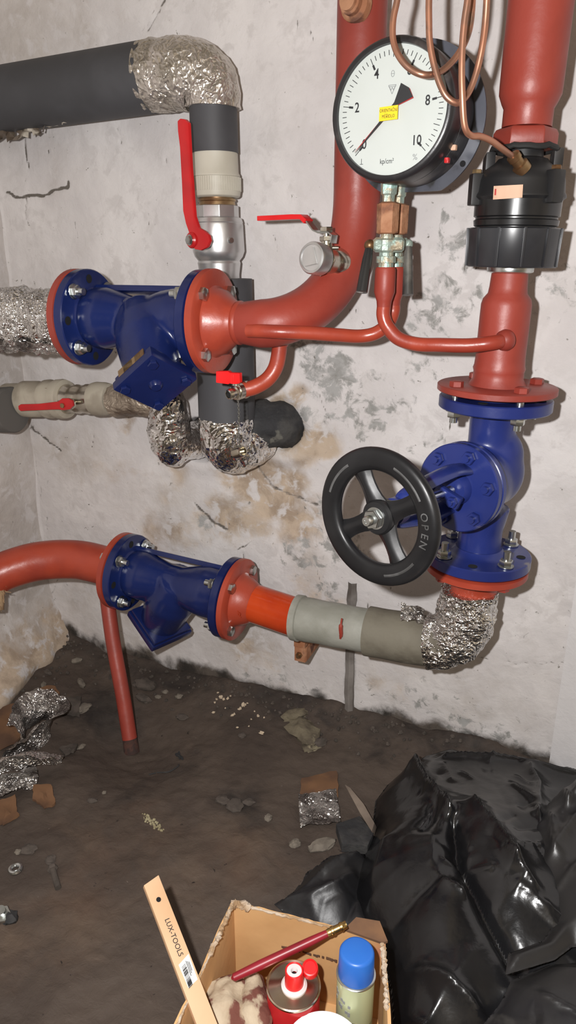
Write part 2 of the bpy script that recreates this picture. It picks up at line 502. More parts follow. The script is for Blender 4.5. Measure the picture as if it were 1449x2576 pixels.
grey = blobs([(840, 960, 95, .62), (800, 1050, 70, .5), (900, 1050, 100, .5), (900, 1180, 80, .42), (780, 880, 80, .55), (1130, 600, 120, .44), (1120, 760, 130, .46, 1.2),
              (1010, 700, 60, .36), (1400, 720, 100, .42), (1240, 560, 90, .42), (1040, 920, 110, .38), (960, 1010, 90, .44), (860, 1370, 100, .5), (770, 1400, 90, .52), (820, 1300, 70, .45),
              (520, 1300, 45, .62), (830, 1480, 70, .42), (740, 1560, 60, .3), (1100, 1800, 160, .36, 2.2), (1200, 1850, 120, .45, 2), (720, 1720, 120, .4, 2), (1010, 1600, 130, .26), (920, 1730, 60, .42),
              (120, 1200, 60, .3), (1220, 120, 200, .26), (780, 250, 200, .2), (660, 1130, 60, .4), (1330, 1000, 160, .22), (1060, 1120, 140, .30)], X + warp * .7, Z + warp2 * .7)
tan = tan * 1.12
grey = grey * 1.08
grime_and_falloff = blobs([(60, 90, 330, .62, 1.3), (100, 300, 260, .4, 1.4), (720, 1230, 70, .7, 1.6), (640, 1330, 60, .66, 1.6), (790, 1420, 70, .7), (560, 1240, 50, .6, 2), (60, 900, 200, .45), (160, 1120, 180, .6, 1.6), (500, 100, 260, .22), (300, 1500, 260, .6, 1.8), (600, 1580, 240, .55, 1.6), (900, 1600, 220, .4),  # grime patches; the upper-left one paints lamp falloff into the plaster colour
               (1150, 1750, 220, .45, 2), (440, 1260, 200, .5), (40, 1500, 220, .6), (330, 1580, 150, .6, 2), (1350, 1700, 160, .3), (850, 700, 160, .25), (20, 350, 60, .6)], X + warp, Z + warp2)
damp_and_hole_shade = np.clip(1.05 - (Z + (fbm(X * 9, Z * 3 + 3) - .5) * .07) / .085, 0, 1) * .95
damp_and_hole_shade = np.maximum(damp_and_hole_shade, np.exp(-((X - wxz(880, 1700)[0]) / .022) ** 2) * np.clip((.33 - Z) / .06, 0, 1) * .62)
damp_and_hole_shade = np.maximum(damp_and_hole_shade, blobs([(470, 1690, 60, .75, 2.2), (690, 1750, 50, .7, 2.5), (800, 1770, 60, .75), (240, 1640, 80, .8, 1.5), (170, 1600, 80, .8)], X, Z))
crack = np.zeros_like(X)
def crackline(pts, w, k=1.0, att=None):
    global crack
    q = [wxz(*p) for p in pts]
    wx = X + (fbm(X * 40, Z * 40) - .5) * .014; wz = Z + (fbm(X * 40 + 9, Z * 40 + 4) - .5) * .014
    for a, b in zip(q[:-1], q[1:]):
        crack = np.maximum(crack, k * np.exp(-(segdist(wx, wz, a, b) / w) ** 2))
for pts, w, k in [([(18, 480), (50, 498), (110, 490), (168, 470), (172, 455)], .0042, .9), ([(60, 325), (64, 400), (70, 420)], .0035, .8), ([(65, 500), (62, 550), (70, 570)], .003, .55),
                  ([(185, 560), (198, 612)], .003, .5), ([(640, 1170), (690, 1230), (800, 1270)], .006, .6), ([(80, 1080), (120, 1110), (152, 1135)], .005, .75), ([(20, 1120), (80, 1075)], .004, .6),
                  ([(44, 920), (48, 960), (82, 1100), (100, 1250)], .0028, .5), ([(800, 980), (830, 1050), (860, 1090)], .003, .5), ([(1200, 1650), (1300, 1670), (1420, 1672)], .0018, .6),
                  ([(370, 80), (420, 0)], .003, .6), ([(358, 85), (400, 5)], .003, .45), ([(690, 580), (700, 640)], .002, .6), ([(1290, 1590), (1310, 1620), (1330, 1590)], .002, .55),
                  ([(1290, 1180), (1295, 1230)], .003, .5), ([(150, 1450), (130, 1490), (70, 1520)], .004, .5), ([(200, 620), (210, 740)], .0022, .4), ([(110, 1180), (112, 1290)], .002, .4),
                  ([(490, 1270), (530, 1310), (570, 1330)], .006, .7), ([(700, 0), (705, 40)], .0022, .4), ([(590, 1380), (640, 1360)], .004, .5)]:
    crackline(pts, w, k)
# vertical scratches and knife marks in the limewash
for i in range(70):
    px = random.uniform(20, 1420); py = random.uniform(20, 1500); l = random.uniform(15, 60)
    crackline([(px, py), (px + random.uniform(-4, 8), py + l)], random.uniform(.0014, .0024), random.uniform(.35, .75))
hx1, hz1 = wxz(712, 1072); hx2, hz2 = wxz(505, 1105)
d1 = np.hypot(X - hx1, (Z - hz1)); d2 = np.hypot(X - hx2, Z - hz2)
hole = np.maximum(np.clip((.052 - d1) / .008, 0, 1), np.clip((.056 - d2) / .008, 0, 1))
ring = np.exp(-((d1 - .075) / .022) ** 2) * .013 + np.exp(-((d2 - .072) / .02) ** 2) * .006
Y = (fbm(X * 3, Z * 3) - .5) * .020 + (fbm(X * 14 + 3, Z * 14) - .5) * .006
Y = Y - ring + hole * .09 + np.clip(tan - .4, 0, .3) * .012 * fbm(X * 20, Z * 20) * 2 + (crack > .5) * .0025
Y = np.where((X < XL) | (Z < -.05), 0, Y)
damp_and_hole_shade = np.maximum(damp_and_hole_shade, hole * 1.2)  # hole recesses coloured dark too, standing in for the shade inside
wall = gridobj('wall_back', np.stack([X, Y, Z], -1), dict(tan=tan, grey=grey, grime_and_falloff=grime_and_falloff, damp_and_hole_shade=damp_and_hole_shade, crack=crack), WALLM)
tag(wall, None, None, kind='structure')

# side wall at the far corner, with its broken plaster skirt
su = np.arange(0, 1.5, .012); sz = np.arange(-.08, 2.25, .012)
S, Z2 = np.meshgrid(su, sz)
berm = np.clip(1 - (Z2 - .02 - .05 * fbm(S * 5, S * 2)) / .16, 0, 1) ** 1.5 * (.055 + .05 * fbm(S * 6, Z2 * 6))
px_ = XL + .22 * S * 0.25 + berm + (fbm(S * 6, Z2 * 6) - .5) * .02
wl = gridobj('wall_left', np.stack([px_, .02 - S, Z2], -1),
             dict(tan=np.clip(.9 - Z2 / .32, 0, .7) * 1.0, grey=np.zeros_like(S), grime_and_falloff=np.clip(.75 - Z2 * .2, 0, 1), damp_and_hole_shade=np.clip(1.0 - Z2 / .05, 0, 1) * .8, crack=np.zeros_like(S)), WALLM)
tag(wl, None, None, kind='structure')
SIDEM = surf_mat('pale_grey_plaster', ((.66, .64, .64), (.60, .58, .58)), [(None, (.26, .25, .24), 60, .69, .05), ('damp_and_hole_shade', (.10, .085, .07), 16, .8, .2)], bump=.3)
su = np.arange(0, .75, .012)
S, Z2 = np.meshgrid(su, sz)
an = radians(14)
wr = gridobj('wall_right', np.stack([XR + S * cos(an), -.004 - S * sin(an) + (fbm(S * 5, Z2 * 5) - .5) * .012 * np.clip(S * 20, 0, 1), Z2], -1), dict(damp_and_hole_shade=np.clip(1 - Z2 / .05, 0, 1) * .8), SIDEM)
tag(wr, None, None, kind='structure')

fx = np.arange(-1.52, .8, .006); fy = np.arange(-1.7, .06, .006)
XX, YY = np.meshgrid(fx, fy)
def fxy(px, py):
    p = F(px, py, 0); return p.x, p.y
dip = np.exp(-(((XX + .93) / .16) ** 2 + ((YY + .29) / .13) ** 2))
rise = np.clip(1 + YY / .13, 0, 1) ** 2 * .03 * np.clip((.1 - XX) / .2, 0.2, 1) + np.clip(1 - (XX - XL) / .25, 0, 1) ** 2 * .05
ZZ = (fbm(XX * 4, YY * 4) - .5) * .022 + (fbm(XX * 16, YY * 16) - .5) * .010 + (fbm(XX * 50, YY * 50) - .5) * .005 + rise * (.5 + fbm(XX * 14, YY * 14)) - .05 * dip
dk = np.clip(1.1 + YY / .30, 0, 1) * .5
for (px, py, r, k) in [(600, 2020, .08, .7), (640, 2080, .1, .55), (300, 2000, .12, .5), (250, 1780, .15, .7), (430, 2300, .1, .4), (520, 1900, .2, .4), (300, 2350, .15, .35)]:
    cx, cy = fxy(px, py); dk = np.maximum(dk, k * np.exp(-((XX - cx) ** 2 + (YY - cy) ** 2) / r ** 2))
br = np.zeros_like(XX)
for (px, py, r, k) in [(600, 2150, .16, .6), (150, 2300, .2, .55), (420, 1880, .2, .3), (500, 2200, .15, .6), (300, 2150, .2, .5)]:
    cx, cy = fxy(px, py); br = np.maximum(br, k * np.exp(-((XX - cx) ** 2 + (YY - cy) ** 2) / r ** 2))
fl = gridobj('floor', np.stack([XX, YY, ZZ], -1), dict(dark=dk, brown=br), FLOORM)
tag(fl, None, None, kind='structure')
def floorz(x, y):
    i = int(round((x - fx[0]) / .006)); j = int(round((y - fy[0]) / .006))
    return float(ZZ[max(0, min(j, ZZ.shape[0] - 1)), max(0, min(i, ZZ.shape[1] - 1))])
def onfloor(px, py, up=0.0):
    p = F(px, py, 0.0)
    for _ in range(4): p = F(px, py, floorz(p.x, p.y))
    return V((p.x, p.y, p.z + up))

# old strip running down the wall into the floor
xs = wxz(880, 1720)[0]
m = MB(); prev = None
n = 26
for side in (-1, 1):
    pass
vs = []; fs = []
for i in range(n + 1):
    z = -.01 + i / n * .40
    w = .011 + .003 * noise.noise(V((3, 7, z * 30)))
    xo = xs + .004 * noise.noise(V((9, 1, z * 12)))
    yo = -.009 + .002 * noise.noise(V((2, 5, z * 22)))
    vs += [(xo - w, .012, z), (xo - w, yo, z), (xo, yo - .006, z), (xo + w, yo, z), (xo + w, .012, z)]
    if i:
        a = (i - 1) * 5; b = i * 5
        fs += [(a + k, a + k + 1, b + k + 1, b + k) for k in range(4)]
m.add(vs, fs)
t1 = m.build('trim_1', TRIMM); t1['kind'] = 'structure'

# ------------------------------------------------------------------ bolts, flanges
def bolt(parent, A, d, L, r=.0125, hm=STEEL, nm=STEEL, extra=.014, name='bolt', washer=True):
    """hex head seated at A pointing away from d, nut after length L along d"""
    A = V(A); d = V(d).normalized(); ph = random.uniform(0, 1)
    m = MB()
    m.lathe(A - d * .010, d, [(0, r * .7), (.0015, r * .98), (.010, r)], 6, ph)
    b = m.build(name, hm, parent)
    m2 = MB(); B = A + d * L
    if washer: m2.cyl(B, B + d * .002, r * 1.2, seg=20)
    m2.cyl(A + d * .001, A + d * (L + .011 + extra), r * .56, seg=16)
    m2.hexn(B + d * .002, d, r, .011, random.uniform(0, 1))
    m2.build('nut', nm, b)
    return b
def ringpts(C, d, R, n, ph):
    u, w = perp(V(d))
    return [V(C) + (u * cos(2 * pi * k / n + ph) + w * sin(2 * pi * k / n + ph)) * R for k in range(n)]
def flange_prof(R, t, hub_r, hub_l, neck_r, raised=.060):
    """from the mating face backwards along the pipe"""
    return [(-.002, 0), (-.002, raised), (0, raised + .001), (0, R - .003), (.0015, R), (t - .0015, R), (t, R - .003), (t, hub_r + .004), (t + .004, hub_r), (t + hub_l * .35, hub_r * .94), (t + hub_l, neck_r)]
def remesh(vox, it=6):
    def f(ob):
        r = ob.modifiers.new('remesh', 'REMESH'); r.mode = 'VOXEL'; r.voxel_size = vox; r.use_smooth_shade = True
        s = ob.modifiers.new('smooth', 'SMOOTH'); s.iterations = it; s.factor = .5
    return f
EX, EY, EZ = V((1, 0, 0)), V((0, 1, 0)), V((0, 0, 1))

# ------------------------------------------------------------------ strainers
def strainer(A, B, n, pu, plate, bs, label, rib_dir, bolts_l, bolts_r, mat_, tags, holes):
    """A: face of the far-left mating side, B: face of the right mating side"""
    A = V(A); B = V(B); ax = (B - A).normalized(); mid = (A + B) / 2
    t = thing('y_strainer', label, 'strainer', (mid.x, mid.y, mid.z - .1))
    L = (B - A).length
    m = MB()
    m.lathe(A, ax, [(.018, .054), (.035, .060), (.06, .060), (.09, .052), (L * .42, .044), (L * .52, .044), (L - .10, .056), (L - .07, .061), (L - .03, .060), (L - .018, .054)], 40)
    n = V(n).normalized(); c = mid + ax * .0
    m.lathe(c - n * .02, n, [(0, .050), (.04, .058), (.08, .062), (.12, .058), (plate - .004 + .02, .050)], 36)
    m.build('body', mat_, t, mods=remesh(.0042, 7))
    for (C, d) in ((A, ax), (B, -ax)):
        MB().lathe(C, d, [(-.002, 0), (-.002, .06), (0, .061), (0, .092), (.002, .095), (.018, .095), (.020, .093), (.020, .062), (.024, .056), (.03, .05)], 56).build('flange', mat_, t)
    # stiffening rib between the flanges
    rd = V(rib_dir).normalized()
    m = MB(); a = A + ax * .015 + rd * .062; b = B - ax * .015 + rd * .062
    m.box((a + b) / 2, (ax, rd, ax.cross(rd)), ((b - a).length / 2, .006, .009))
    m.build('rib', mat_, t, bevel=.002)
    # screwed square cover
    pu = (V(pu) - n * n.dot(V(pu))).normalized(); pv = n.cross(pu)
    pc = c + n * plate
    m = MB(); m.box(pc, (pu, pv, n), (bs, bs, .009)); m.box(pc - n * .014, (pu, pv, n), (bs * .93, bs * .93, .006))
    cov = m.build('cover', mat_, t, bevel=.004)
    for i, j in ((-1, -1), (-1, 1), (1, 1), (1, -1)):
        q = pc + pu * (bs * .72 * i) + pv * (bs * .72 * j) + n * .008
        MB().hexn(q, n, .010, .008, random.random()).build('cover_bolt', mat_, cov)
    MB().lathe(pc + n * .008, n, [(0, .014), (.004, .013), (.009, .009), (.010, 0)], 20).build('drain_plug', mat_, cov)
    if tags:
        for k, (o, w_) in enumerate(((-.30, .020), (.05, .024), (.42, .012))):
            q = pc - pu * (bs + .003) * 0 + pv * 0
            q = pc + tags[0] * (bs - .002) + tags[1] * (bs * o) - n * .016
            m = MB(); m.box(q, (tags[1], n, tags[0]), (w_, .008, .0012)); lab(m.build('tag_plate', RUSTBR, t), 'tarnished metal tag plate')
    for C, d, L_, sel in bolts_l + bolts_r:
        pass
    return t, ax, mid

uz = 1.006
A = V((-.975, -.27, uz)); B = V((-.668 - .018, -.27, uz))
n = V((.50, -.60, -.62)); u0 = V((.77, .64, 0)); v0 = n.normalized().cross(u0)
e1 = (u0 * .64 + v0 * .81).normalized()
ST, ax, mid = strainer(A, B, n, e1, .162, .055, 'large blue flanged strainer, its square bolted cover tilted towards the viewer', V((0, .45, .9)), [], [], BLUE, (-(n.normalized().cross(e1)) * -1, e1), 1)
for P in ringpts(A, EX, .076, 4, pi / 4):
    bolt(ST, P - EX * .016, EX, .036 + .002)
for P in ringpts(B, EX, .076, 4, pi / 4):
    bolt(ST, P + EX * .018, -EX, .040)
for P in ringpts(A + EX * .0203, EX, .076, 4, 0):
    lab(MB().lathe(P, EX, [(0, .0085), (.0006, .0085)], 18).build('bolt_hole', HOLE, ST), 'empty dark bolt hole')

lzl, lzr = .393, .377
A2 = V((-.983 - .018, -.17, lzl)); B2 = V((-.684 - .016, -.17, lzr))
n2 = V((-.5, .2, -.84))
ST2, ax2, mid2 = strainer(A2, B2, n2, V((.37, .93, 0)),   .164, .060, 'lower blue flanged strainer between the red arched pipe and the orange neck', V((0, .45, .9)), [], [], BLUE, None, 1)
for P in ringpts(A2, ax2, .076, 4, pi / 4):
    bolt(ST2, P - ax2 * .016, ax2, .038)
for P in ringpts(B2, ax2, .076, 4, pi / 4):
    bolt(ST2, P + ax2 * .016, -ax2, .038)
for P in ringpts(A2 + ax2 * .0203, ax2, .076, 4, 0):
    lab(MB().lathe(P, ax2, [(0, .0085), (.0006, .0085)], 18).build('bolt_hole', HOLE, ST2), 'empty dark bolt hole')

# ------------------------------------------------------------------ foil wrapped pipe entering the upper strainer
FA = V((-1.34, -.27, uz - .006)); FB = V((-.985, -.27, uz - .004))
t = thing('foil_wrapped_pipe', 'crumpled foil wrapped pipe, its red flange bolted to the large strainer', 'pipe', (FB.x, FB.y, FB.z - .07))
path = resample([FA, FB + V((-.02, 0, 0))], .006)
MB().tube(path, [.060 + .006 * noise.noise(p * 16) for p in path], 44, jit=crumple(.0055, 42, 1)).build('foil_wrap', FOIL, t, flat=True)
# loose flap along the underside
vs = []; fs = []
N_ = 30
for i in range(N_ + 1):
    x = FA.x + .06 + (FB.x - FA.x - .085) * i / N_
    for k in range(4):
        vs.append(V((x + random.uniform(-.002, .002), -.27 - .046 + .012 * k + random.uniform(-.004, .004), uz - .050 - .009 * k + random.uniform(-.004, .004) - .006 * noise.noise(V((x * 25, k, 0))))))
for i in range(N_):
    for k in range(3):
        a = i * 4 + k; fs.append((a, a + 1, a + 5, a + 4))
MB().add(vs, fs).build('foil_flap', FOILD, t, flat=True)
m = MB(); m.lathe(A - EX * .002, -EX, [(0, .0), (0, .093), (.0015, .095), (.0135, .095), (.015, .093), (.015, .062), (.03, .05)], 56); m.build('flange', RED, t)

# ------------------------------------------------------------------ main red riser with bend, flange and drain branch
RX, RYv = -.4505, .11
fl0 = V((-.668, -.27, 1.007))
t = thing('painted_riser_pipe', 'wide red riser pipe behind the gauge, bending into a bolted red flange', 'pipe', (RX, -RYv, 1.0))
top = [V((RX, -RYv, 1.76 - .06 * i)) for i in range(9)]
bend = bez((RX, -RYv, 1.235), (RX + .002, -RYv - .002, 1.05), (-.50, -.27, 1.010), (-.575, -.27, 1.007), 26)
path = top + bend + [V((-.60, -.27, 1.007)), V((-.622, -.27, 1.007))]
rs = [.0435] * (len(path) - 3) + [.0435, .040, .037]
MB().tube(path, rs, 40).build('pipe', RED, t)
m = MB(); m.lathe(fl0 - EX * .016, EX, [(0, 0), (0, .094), (.0015, .096), (.0145, .096), (.016, .094), (.016, .066), (.020, .062), (.034, .058), (.052, .042), (.060, .0385), (.063, .040), (.067, .040), (.07, .038), (.078, .037)], 56)
m.build('flange', REDO, t)
# drain branch
dp = [U(703, 855, .235), U(702, 885, .24), U(693, 925, .25), U(672, 955, .26), U(640, 974, .275), U(612, 981, .285)]
path = spline(dp, 6)
MB().tube(path, [.0145] * len(path), 20).build('drain_branch', REDO, t)
# weld collar where the branch leaves
MB().tube([dp[0] + V((0, 0, .006)), dp[0] - V((0, 0, .012))], [.021, .016], 20).build('weld_bead', REDO, t)
# blanked fitting at the top of the riser
q = U(884, 6, .165)
d = V((-.25, -1, .05)).normalized()
fit = lab(MB().lathe(q - d * .02, d, [(0, .028), (.012, .026), (.016, .019), (.026, .019), (.027, .015), (.034, .015), (.035, .006), (.036, 0)], 24).build('pipe_stub', RUST, t), 'rusty screwed stub')

# ------------------------------------------------------------------ small ball valve screwed into the bend of the riser
vc = U(858, 664, .165); vf = U(783, 648, .262)
d = (vf - vc).normalized(); L = (vf - vc).length
rcap = rad(82, vf) * .97
t = thing('ball_valve', 'small capped ball valve with a thin red lever, on the bend of the red riser', 'valve', (vc.x, vc.y, vc.z - .03))
MB().lathe(vc - d * .02, d, [(0, .020), (.018, .026), (.022, rcap * .92), (.035, rcap * .98), (.052, rcap * .9), (.056, rcap * .78), (L - .018, rcap * .8), (L - .012, rcap * .86)], 36).build('body', NICKEL, t)
MB().lathe(vc + d * (L - .045), d, [(0, rcap * .8), (.01, rcap * 1.0), (.012, rcap * 1.02)], 8).build('hex_collar', NICKEL, t)
cap = lab(MB().lathe(vf - d * .030, d, [(0, rcap * .9), (.002, rcap), (.026, rcap), (.030, rcap * .93), (.031, rcap * .80), (.029, rcap * .78), (.029, 0)], 36).build('end_cap', SILVER, t), 'round steel cap with a raised tip')
u_, w_ = perp(d)
if u_.x < 0: u_ = -u_
w_ = d.cross(u_)
if w_.z < 0: w_ = -w_
o = vf - d * .001
tri = [o - u_ * .012 - w_ * .015, o + u_ * .014 - w_ * .010, o + u_ * .003 + w_ * .018]
MB().prism(tri, d * .004).build('cap_mark', SILVER, cap, bevel=.001)
sb = U(822, 640, .22); stp = U(821, 576, .22)
m = MB(); m.cyl(sb, sb.lerp(stp, .52), .0105); m.hexn(sb.lerp(stp, .52), stp - sb, .0125, .008); m.cyl(sb.lerp(stp, .6), stp, .006)
m.cyl(sb.lerp(stp, .26) - CR * .021, sb.lerp(stp, .26) + CR * .021, .0035, seg=12)
m.build('stem', NICKEL, t)
MB().hexn(sb.lerp(stp, .86), stp - sb, .012, .009, .4).build('stem_nut', NICKEL, t)
lv = [(838, 612), (841, 592), (832, 585), (806, 585), (793, 579), (774, 553), (764, 547)]
gr = [(776, 558), (764, 546), (740, 546), (700, 548), (656, 550)]
def strap(pts, Y, wid, th, name, mat_, par, taper=None):
    P = [U(a, b, Y) for a, b in pts]; m = MB()
    out = V((-.25, -.97, 0)).normalized()
    vs = []; fs = []
    n = len(P)
    for i, p in enumerate(P):
        tg = (P[min(i + 1, n - 1)] - P[max(i - 1, 0)]).normalized(); nn = out.cross(tg).normalized()
        w = wid if taper is None else wid * taper[i]
        for s, q in ((-1, -1), (1, -1), (1, 1), (-1, 1)): vs.append(p + out * (w * s) + nn * (th * q))
    for i in range(n - 1):
        for k in range(4):
            a = i * 4 + k; b = i * 4 + (k + 1) % 4; fs.append((a, b, b + 4, a + 4))
    fs += [(3, 2, 1, 0), tuple((n - 1) * 4 + k for k in range(4))]
    return m.add(vs, fs).build(name, mat_, par, bevel=.0012)
lever = lab(strap(lv, .225, .009, .0016, 'lever', STEEL, t), 'bent steel lever')
lab(strap(gr, .225, .011, .0042, 'grip', REDP, lever), 'red plastic grip')

# ------------------------------------------------------------------ drain cock on the little branch
e = U(612, 981, .285); q = U(565, 996, .33)
d = (q - e).normalized(); L = (q - e).length
t = thing('drain_cock', 'small nickel drain cock with red wing handle and hanging chained cap', 'valve', (e.x, e.y, e.z - .03))
m = MB(); m.lathe(e - d * .01, d, [(0, .016), (.008, .017), (.009, .014), (.016, .014), (.017, .0155), (.027, .0155), (.028, .012), (L * .62, .0115), (L * .63, .0135), (L * .69, .0135), (L * .72, .010), (L * .86, .0092), (L * .88, .0105), (L, .009), (L + .001, .0068), (L - .02, .006)], 26, cap=False)
m.build('body', NICKEL, t)
MB().lathe(q - d * .012, d, [(0, .0064), (.001, 0)], 20).build('hose_bore', HOLE, t)
h = U(594, 964, .30)
MB().cyl(h - EZ * .016, h + EZ * .006, .008).build('stem', NICKEL, t)
P = [(543, 934), (573, 934), (578, 938), (602, 939), (603, 964), (578, 964), (574, 967), (543, 963)]
m = MB(); m.prism([U(a, b, .315) for a, b in P], V((0, .012, 0))); m.cyl(U(590, 964, .305), U(590, 939, .305), .0105)
m.build('wing_handle', CAPRED, t, bevel=.002)
ch = [U(598, 1000, .295), U(601, 1040, .285), U(600, 1085, .278), U(604, 1125, .27)]
cp = spline(ch, 8); m = MB()
for i in range(len(cp) - 1):
    a = cp[i]; b = cp[i + 1]; c = (a + b) / 2
    m.tube([c + (b - a) * .7 * s + CR * (.0013 * (1 if i % 2 else 0) * k) + CF * (.0013 * (0 if i % 2 else 1) * k) for s, k in ((-1, 0), (-.5, 1), (.5, 1), (1, 0), (.5, -1), (-.5, -1), (-1, 0))], .0008, 6)
chain = m.build('chain', STEEL, t)
cc = U(602, 1137, .262); cd = V((.8, -.3, .3)).normalized()
lab(MB().lathe(cc - cd * .012, cd, [(0, .010), (.001, .0125), (.02, .0125), (.023, .0115), (.0235, .0085), (.012, .008), (.012, 0)], 24).build('screw_cap', NICKEL, t), 'hollow screw cap on the chain')

# ------------------------------------------------------------------ right hand column
KY = .17
def kx(z): return -.158 + (z - .85) * .0165
def KP(py):
    z = zrow(-.155, KY, py); return V((kx(z), -KY, z))
def kr(px, py): return rad(px, KP(py))
UPW = (KP(0) - KP(1000)).normalized()

# upper red pipe with its union nut
b = KP(378)
t = thing('painted_feed_pipe', 'red pipe with a hexagonal union coming down onto the black plastic housing', 'pipe', b)
ztop = 1.76
P0 = V((kx(ztop), -KY, ztop))
m = MB()
prof = [((P0 - KP(232)).length * 0, .0505)]
for py, w in ((215, 155), (240, 153), (262, 136), (275, 123), (322, 122)):
    prof.append(((P0 - KP(py)).length, kr(w, py)))
m.lathe(P0, KP(322) - P0, prof, 44)
m.build('pipe', RED, t)
hn = MB(); hh = (KP(320) - KP(378)).length
hn.lathe(KP(320), -UPW, [(0, .036), (.004, .047), (.010, .0505), (hh - .004, .0505), (hh, .047)], 6, .35)
hn.build('union_nut', RED, t, bevel=.0015)

# black plastic housing
b = KP(682)
t = thing('plastic_valve_housing', 'black plastic housing with ribbed ring, pinkish label and copper tube fitting', 'valve', b)
T = KP(378)
def pr(rows, mul=1.0):
    return [((T - KP(py)).length, kr(w, py) * mul) for py, w in rows]
m = MB()
m.lathe(T, -UPW, pr([(378, 60), (380, 96), (398, 98), (402, 122), (412, 136), (432, 190), (444, 208), (458, 216), (486, 220), (494, 228), (499, 229), (503, 219), (506, 213)]), 64)
m.build('dome', DUSTBK, t, angle=30)
m = MB()
m.lathe(T, -UPW, pr([(503, 120), (504, 213), (546, 210), (549, 200), (553, 200), (556, 209), (569, 205), (572, 196), (578, 196)]), 64)
m.build('body', BLACKP, t, angle=30)
# ears of the clamped joint
for az in (radians(205), radians(-38), radians(70), radians(150)):
    d = V((cos(az), sin(az), 0)); c = KP(478) + d * kr(222, 478)
    m = MB(); m.box(c, (d, d.cross(EZ), EZ), (.010, .012, .024))
    ear = m.build('clamp_ear', DUSTBK, t, bevel=.004)
    MB().hexn(c + EZ * .024, EZ, .008, .006).build('ear_bolt', RUSTBR, ear)
# ring with grip ribs
r0 = kr(231, 580); r1 = kr(214, 670); hh = (KP(573) - KP(672)).length
m = MB(); m.lathe(KP(573), -UPW, [(0, r0 * .80), (.001, r0 * .97), (.003, r0), (hh - .003, r1 * 1.03), (hh, r1), (hh, r1 * .5)], 72)
ring = m.build('ring_nut', RINGP, t)
u_, w_ = perp(-UPW)
for k in range(12):
    a = 2 * pi * k / 12 + .2
    d = u_ * cos(a) + w_ * sin(a)
    A_ = KP(575) + d * r0; B_ = KP(670) + d * r1 * 1.03
    m = MB(); m.box((A_ + B_) / 2, (d, d.cross(UPW), (A_ - B_)), (.0028, .0022, (A_ - B_).length / 2))
    m.build('grip_rib', RINGP, ring, bevel=.0008)
# top cap ear with dark rag of sealing hemp
for c_, h_ in ((KP(400) + V((.050, .02, -.002)), (.008, .012, .014)), (KP(412) + V((-.052, -.01, 0)), (.008, .012, .014))):
    MB().box(c_, (CR, CF, EZ), h_).build('top_lug', DUSTBK, t, bevel=.004)
pth = []
for k in range(40):
    a = 2 * pi * k / 39
    pth.append(KP(382) + V((cos(a) * .050, sin(a) * .050, .003 + .004 * noise.noise(V((cos(a) * 3, sin(a) * 3, 2))))))
m = MB(); m.tube(pth, .0045, 8); m.build('seal_packing', RUBBER, t)
# label
la = [(1242, 468), (1316, 464), (1314, 497), (1240, 502)]
lp = [U(a, b_, KY) for a, b_ in la]
vs = []; nn_ = 10
axis0 = KP(480)
for i in range(nn_ + 1):
    for j in (0, 1):
        f = i / nn_
        p = (lp[0].lerp(lp[1], f)) if j == 0 else (lp[3].lerp(lp[2], f))
        rr = kr(226, 484) + .0026
        # slide the point along the sight line onto the drum
        dr = (p - CC).normalized(); q2 = p.copy()
        for s in range(60):
            q2 = q2 - dr * .002
            if (V((q2.x, q2.y, 0)) - V((kx(q2.z), -KY, 0))).length >= rr: break
        vs.append(q2)
fs = [(2 * i, 2 * i + 2, 2 * i + 3, 2 * i + 1) for i in range(nn_)]
mm_ = MB().add(vs, fs); back = [v + (V((kx(v.z), -KY, v.z)) - v).normalized() * .0012 for v in vs]
mm_.add(back, [f[::-1] for f in fs])
n_ = len(vs)
label = lab(mm_.build('paper_label', PINK, t), 'blank pinkish paper label')
a, b_ = vs[0].lerp(vs[2], .7), vs[1].lerp(vs[3], .7)
dn = (CC - a).normalized() * .0012
MB().box(a.lerp(b_, .45) + dn, (b_ - a, CR, dn), (.0045, .0012, .0003)).build('label_print', REDN, label)
# capillary fitting on the shoulder
cf = U(1291, 392, .245); cd_ = (U(1275, 380, .25) - cf).normalized()
cd_ = V((-.45, -.45, .55)).normalized()
fitm = MB(); fitm.lathe(cf - cd_ * .03, cd_, [(0, .013), (.012, .013), (.013, .009), (.022, .009), (.023, .0105), (.031, .0105), (.033, .008), (.034, .005)], 20)
lab(fitm.build('tube_fitting', RUSTBR, t), 'small brass tube fitting')
m = MB(); hz = KP(669); m.lathe(hz, -UPW, [(0, kr(100, 675)), (.002, kr(116, 675)), ((KP(669) - KP(684)).length, kr(114, 680)), ((KP(669) - KP(688)).length, kr(92, 690))], 14)
lab(m.build('hex_insert', STEEL, t, bevel=.001), 'zinc plated insert')

# red spool between the housing and the valve
fz = KP(985)
t = thing('painted_spool_pipe', 'red stepped pipe with a flange, standing on the blue globe valve', 'pipe', fz)
T = KP(684); fl_top = KP(972)
m = MB()
m.lathe(T, -UPW, [((T - KP(py)).length, kr(w, py)) for py, w in ((684, 88), (690, 90), (722, 93), (738, 97), (752, 118), (766, 124), (800, 124), (900, 122), (918, 124), (926, 129), (934, 124), (952, 124), (966, 140), (976, 146))], 44)
m.build('pipe', RED, t)
C = fz + UPW * .012
m = MB(); m.lathe(C, -UPW, [(0, .05), (0, .103), (.0015, .105), (.0105, .105), (.012, .103), (.012, .058), (.014, .057)], 64)
m.build('flange', RED, t)
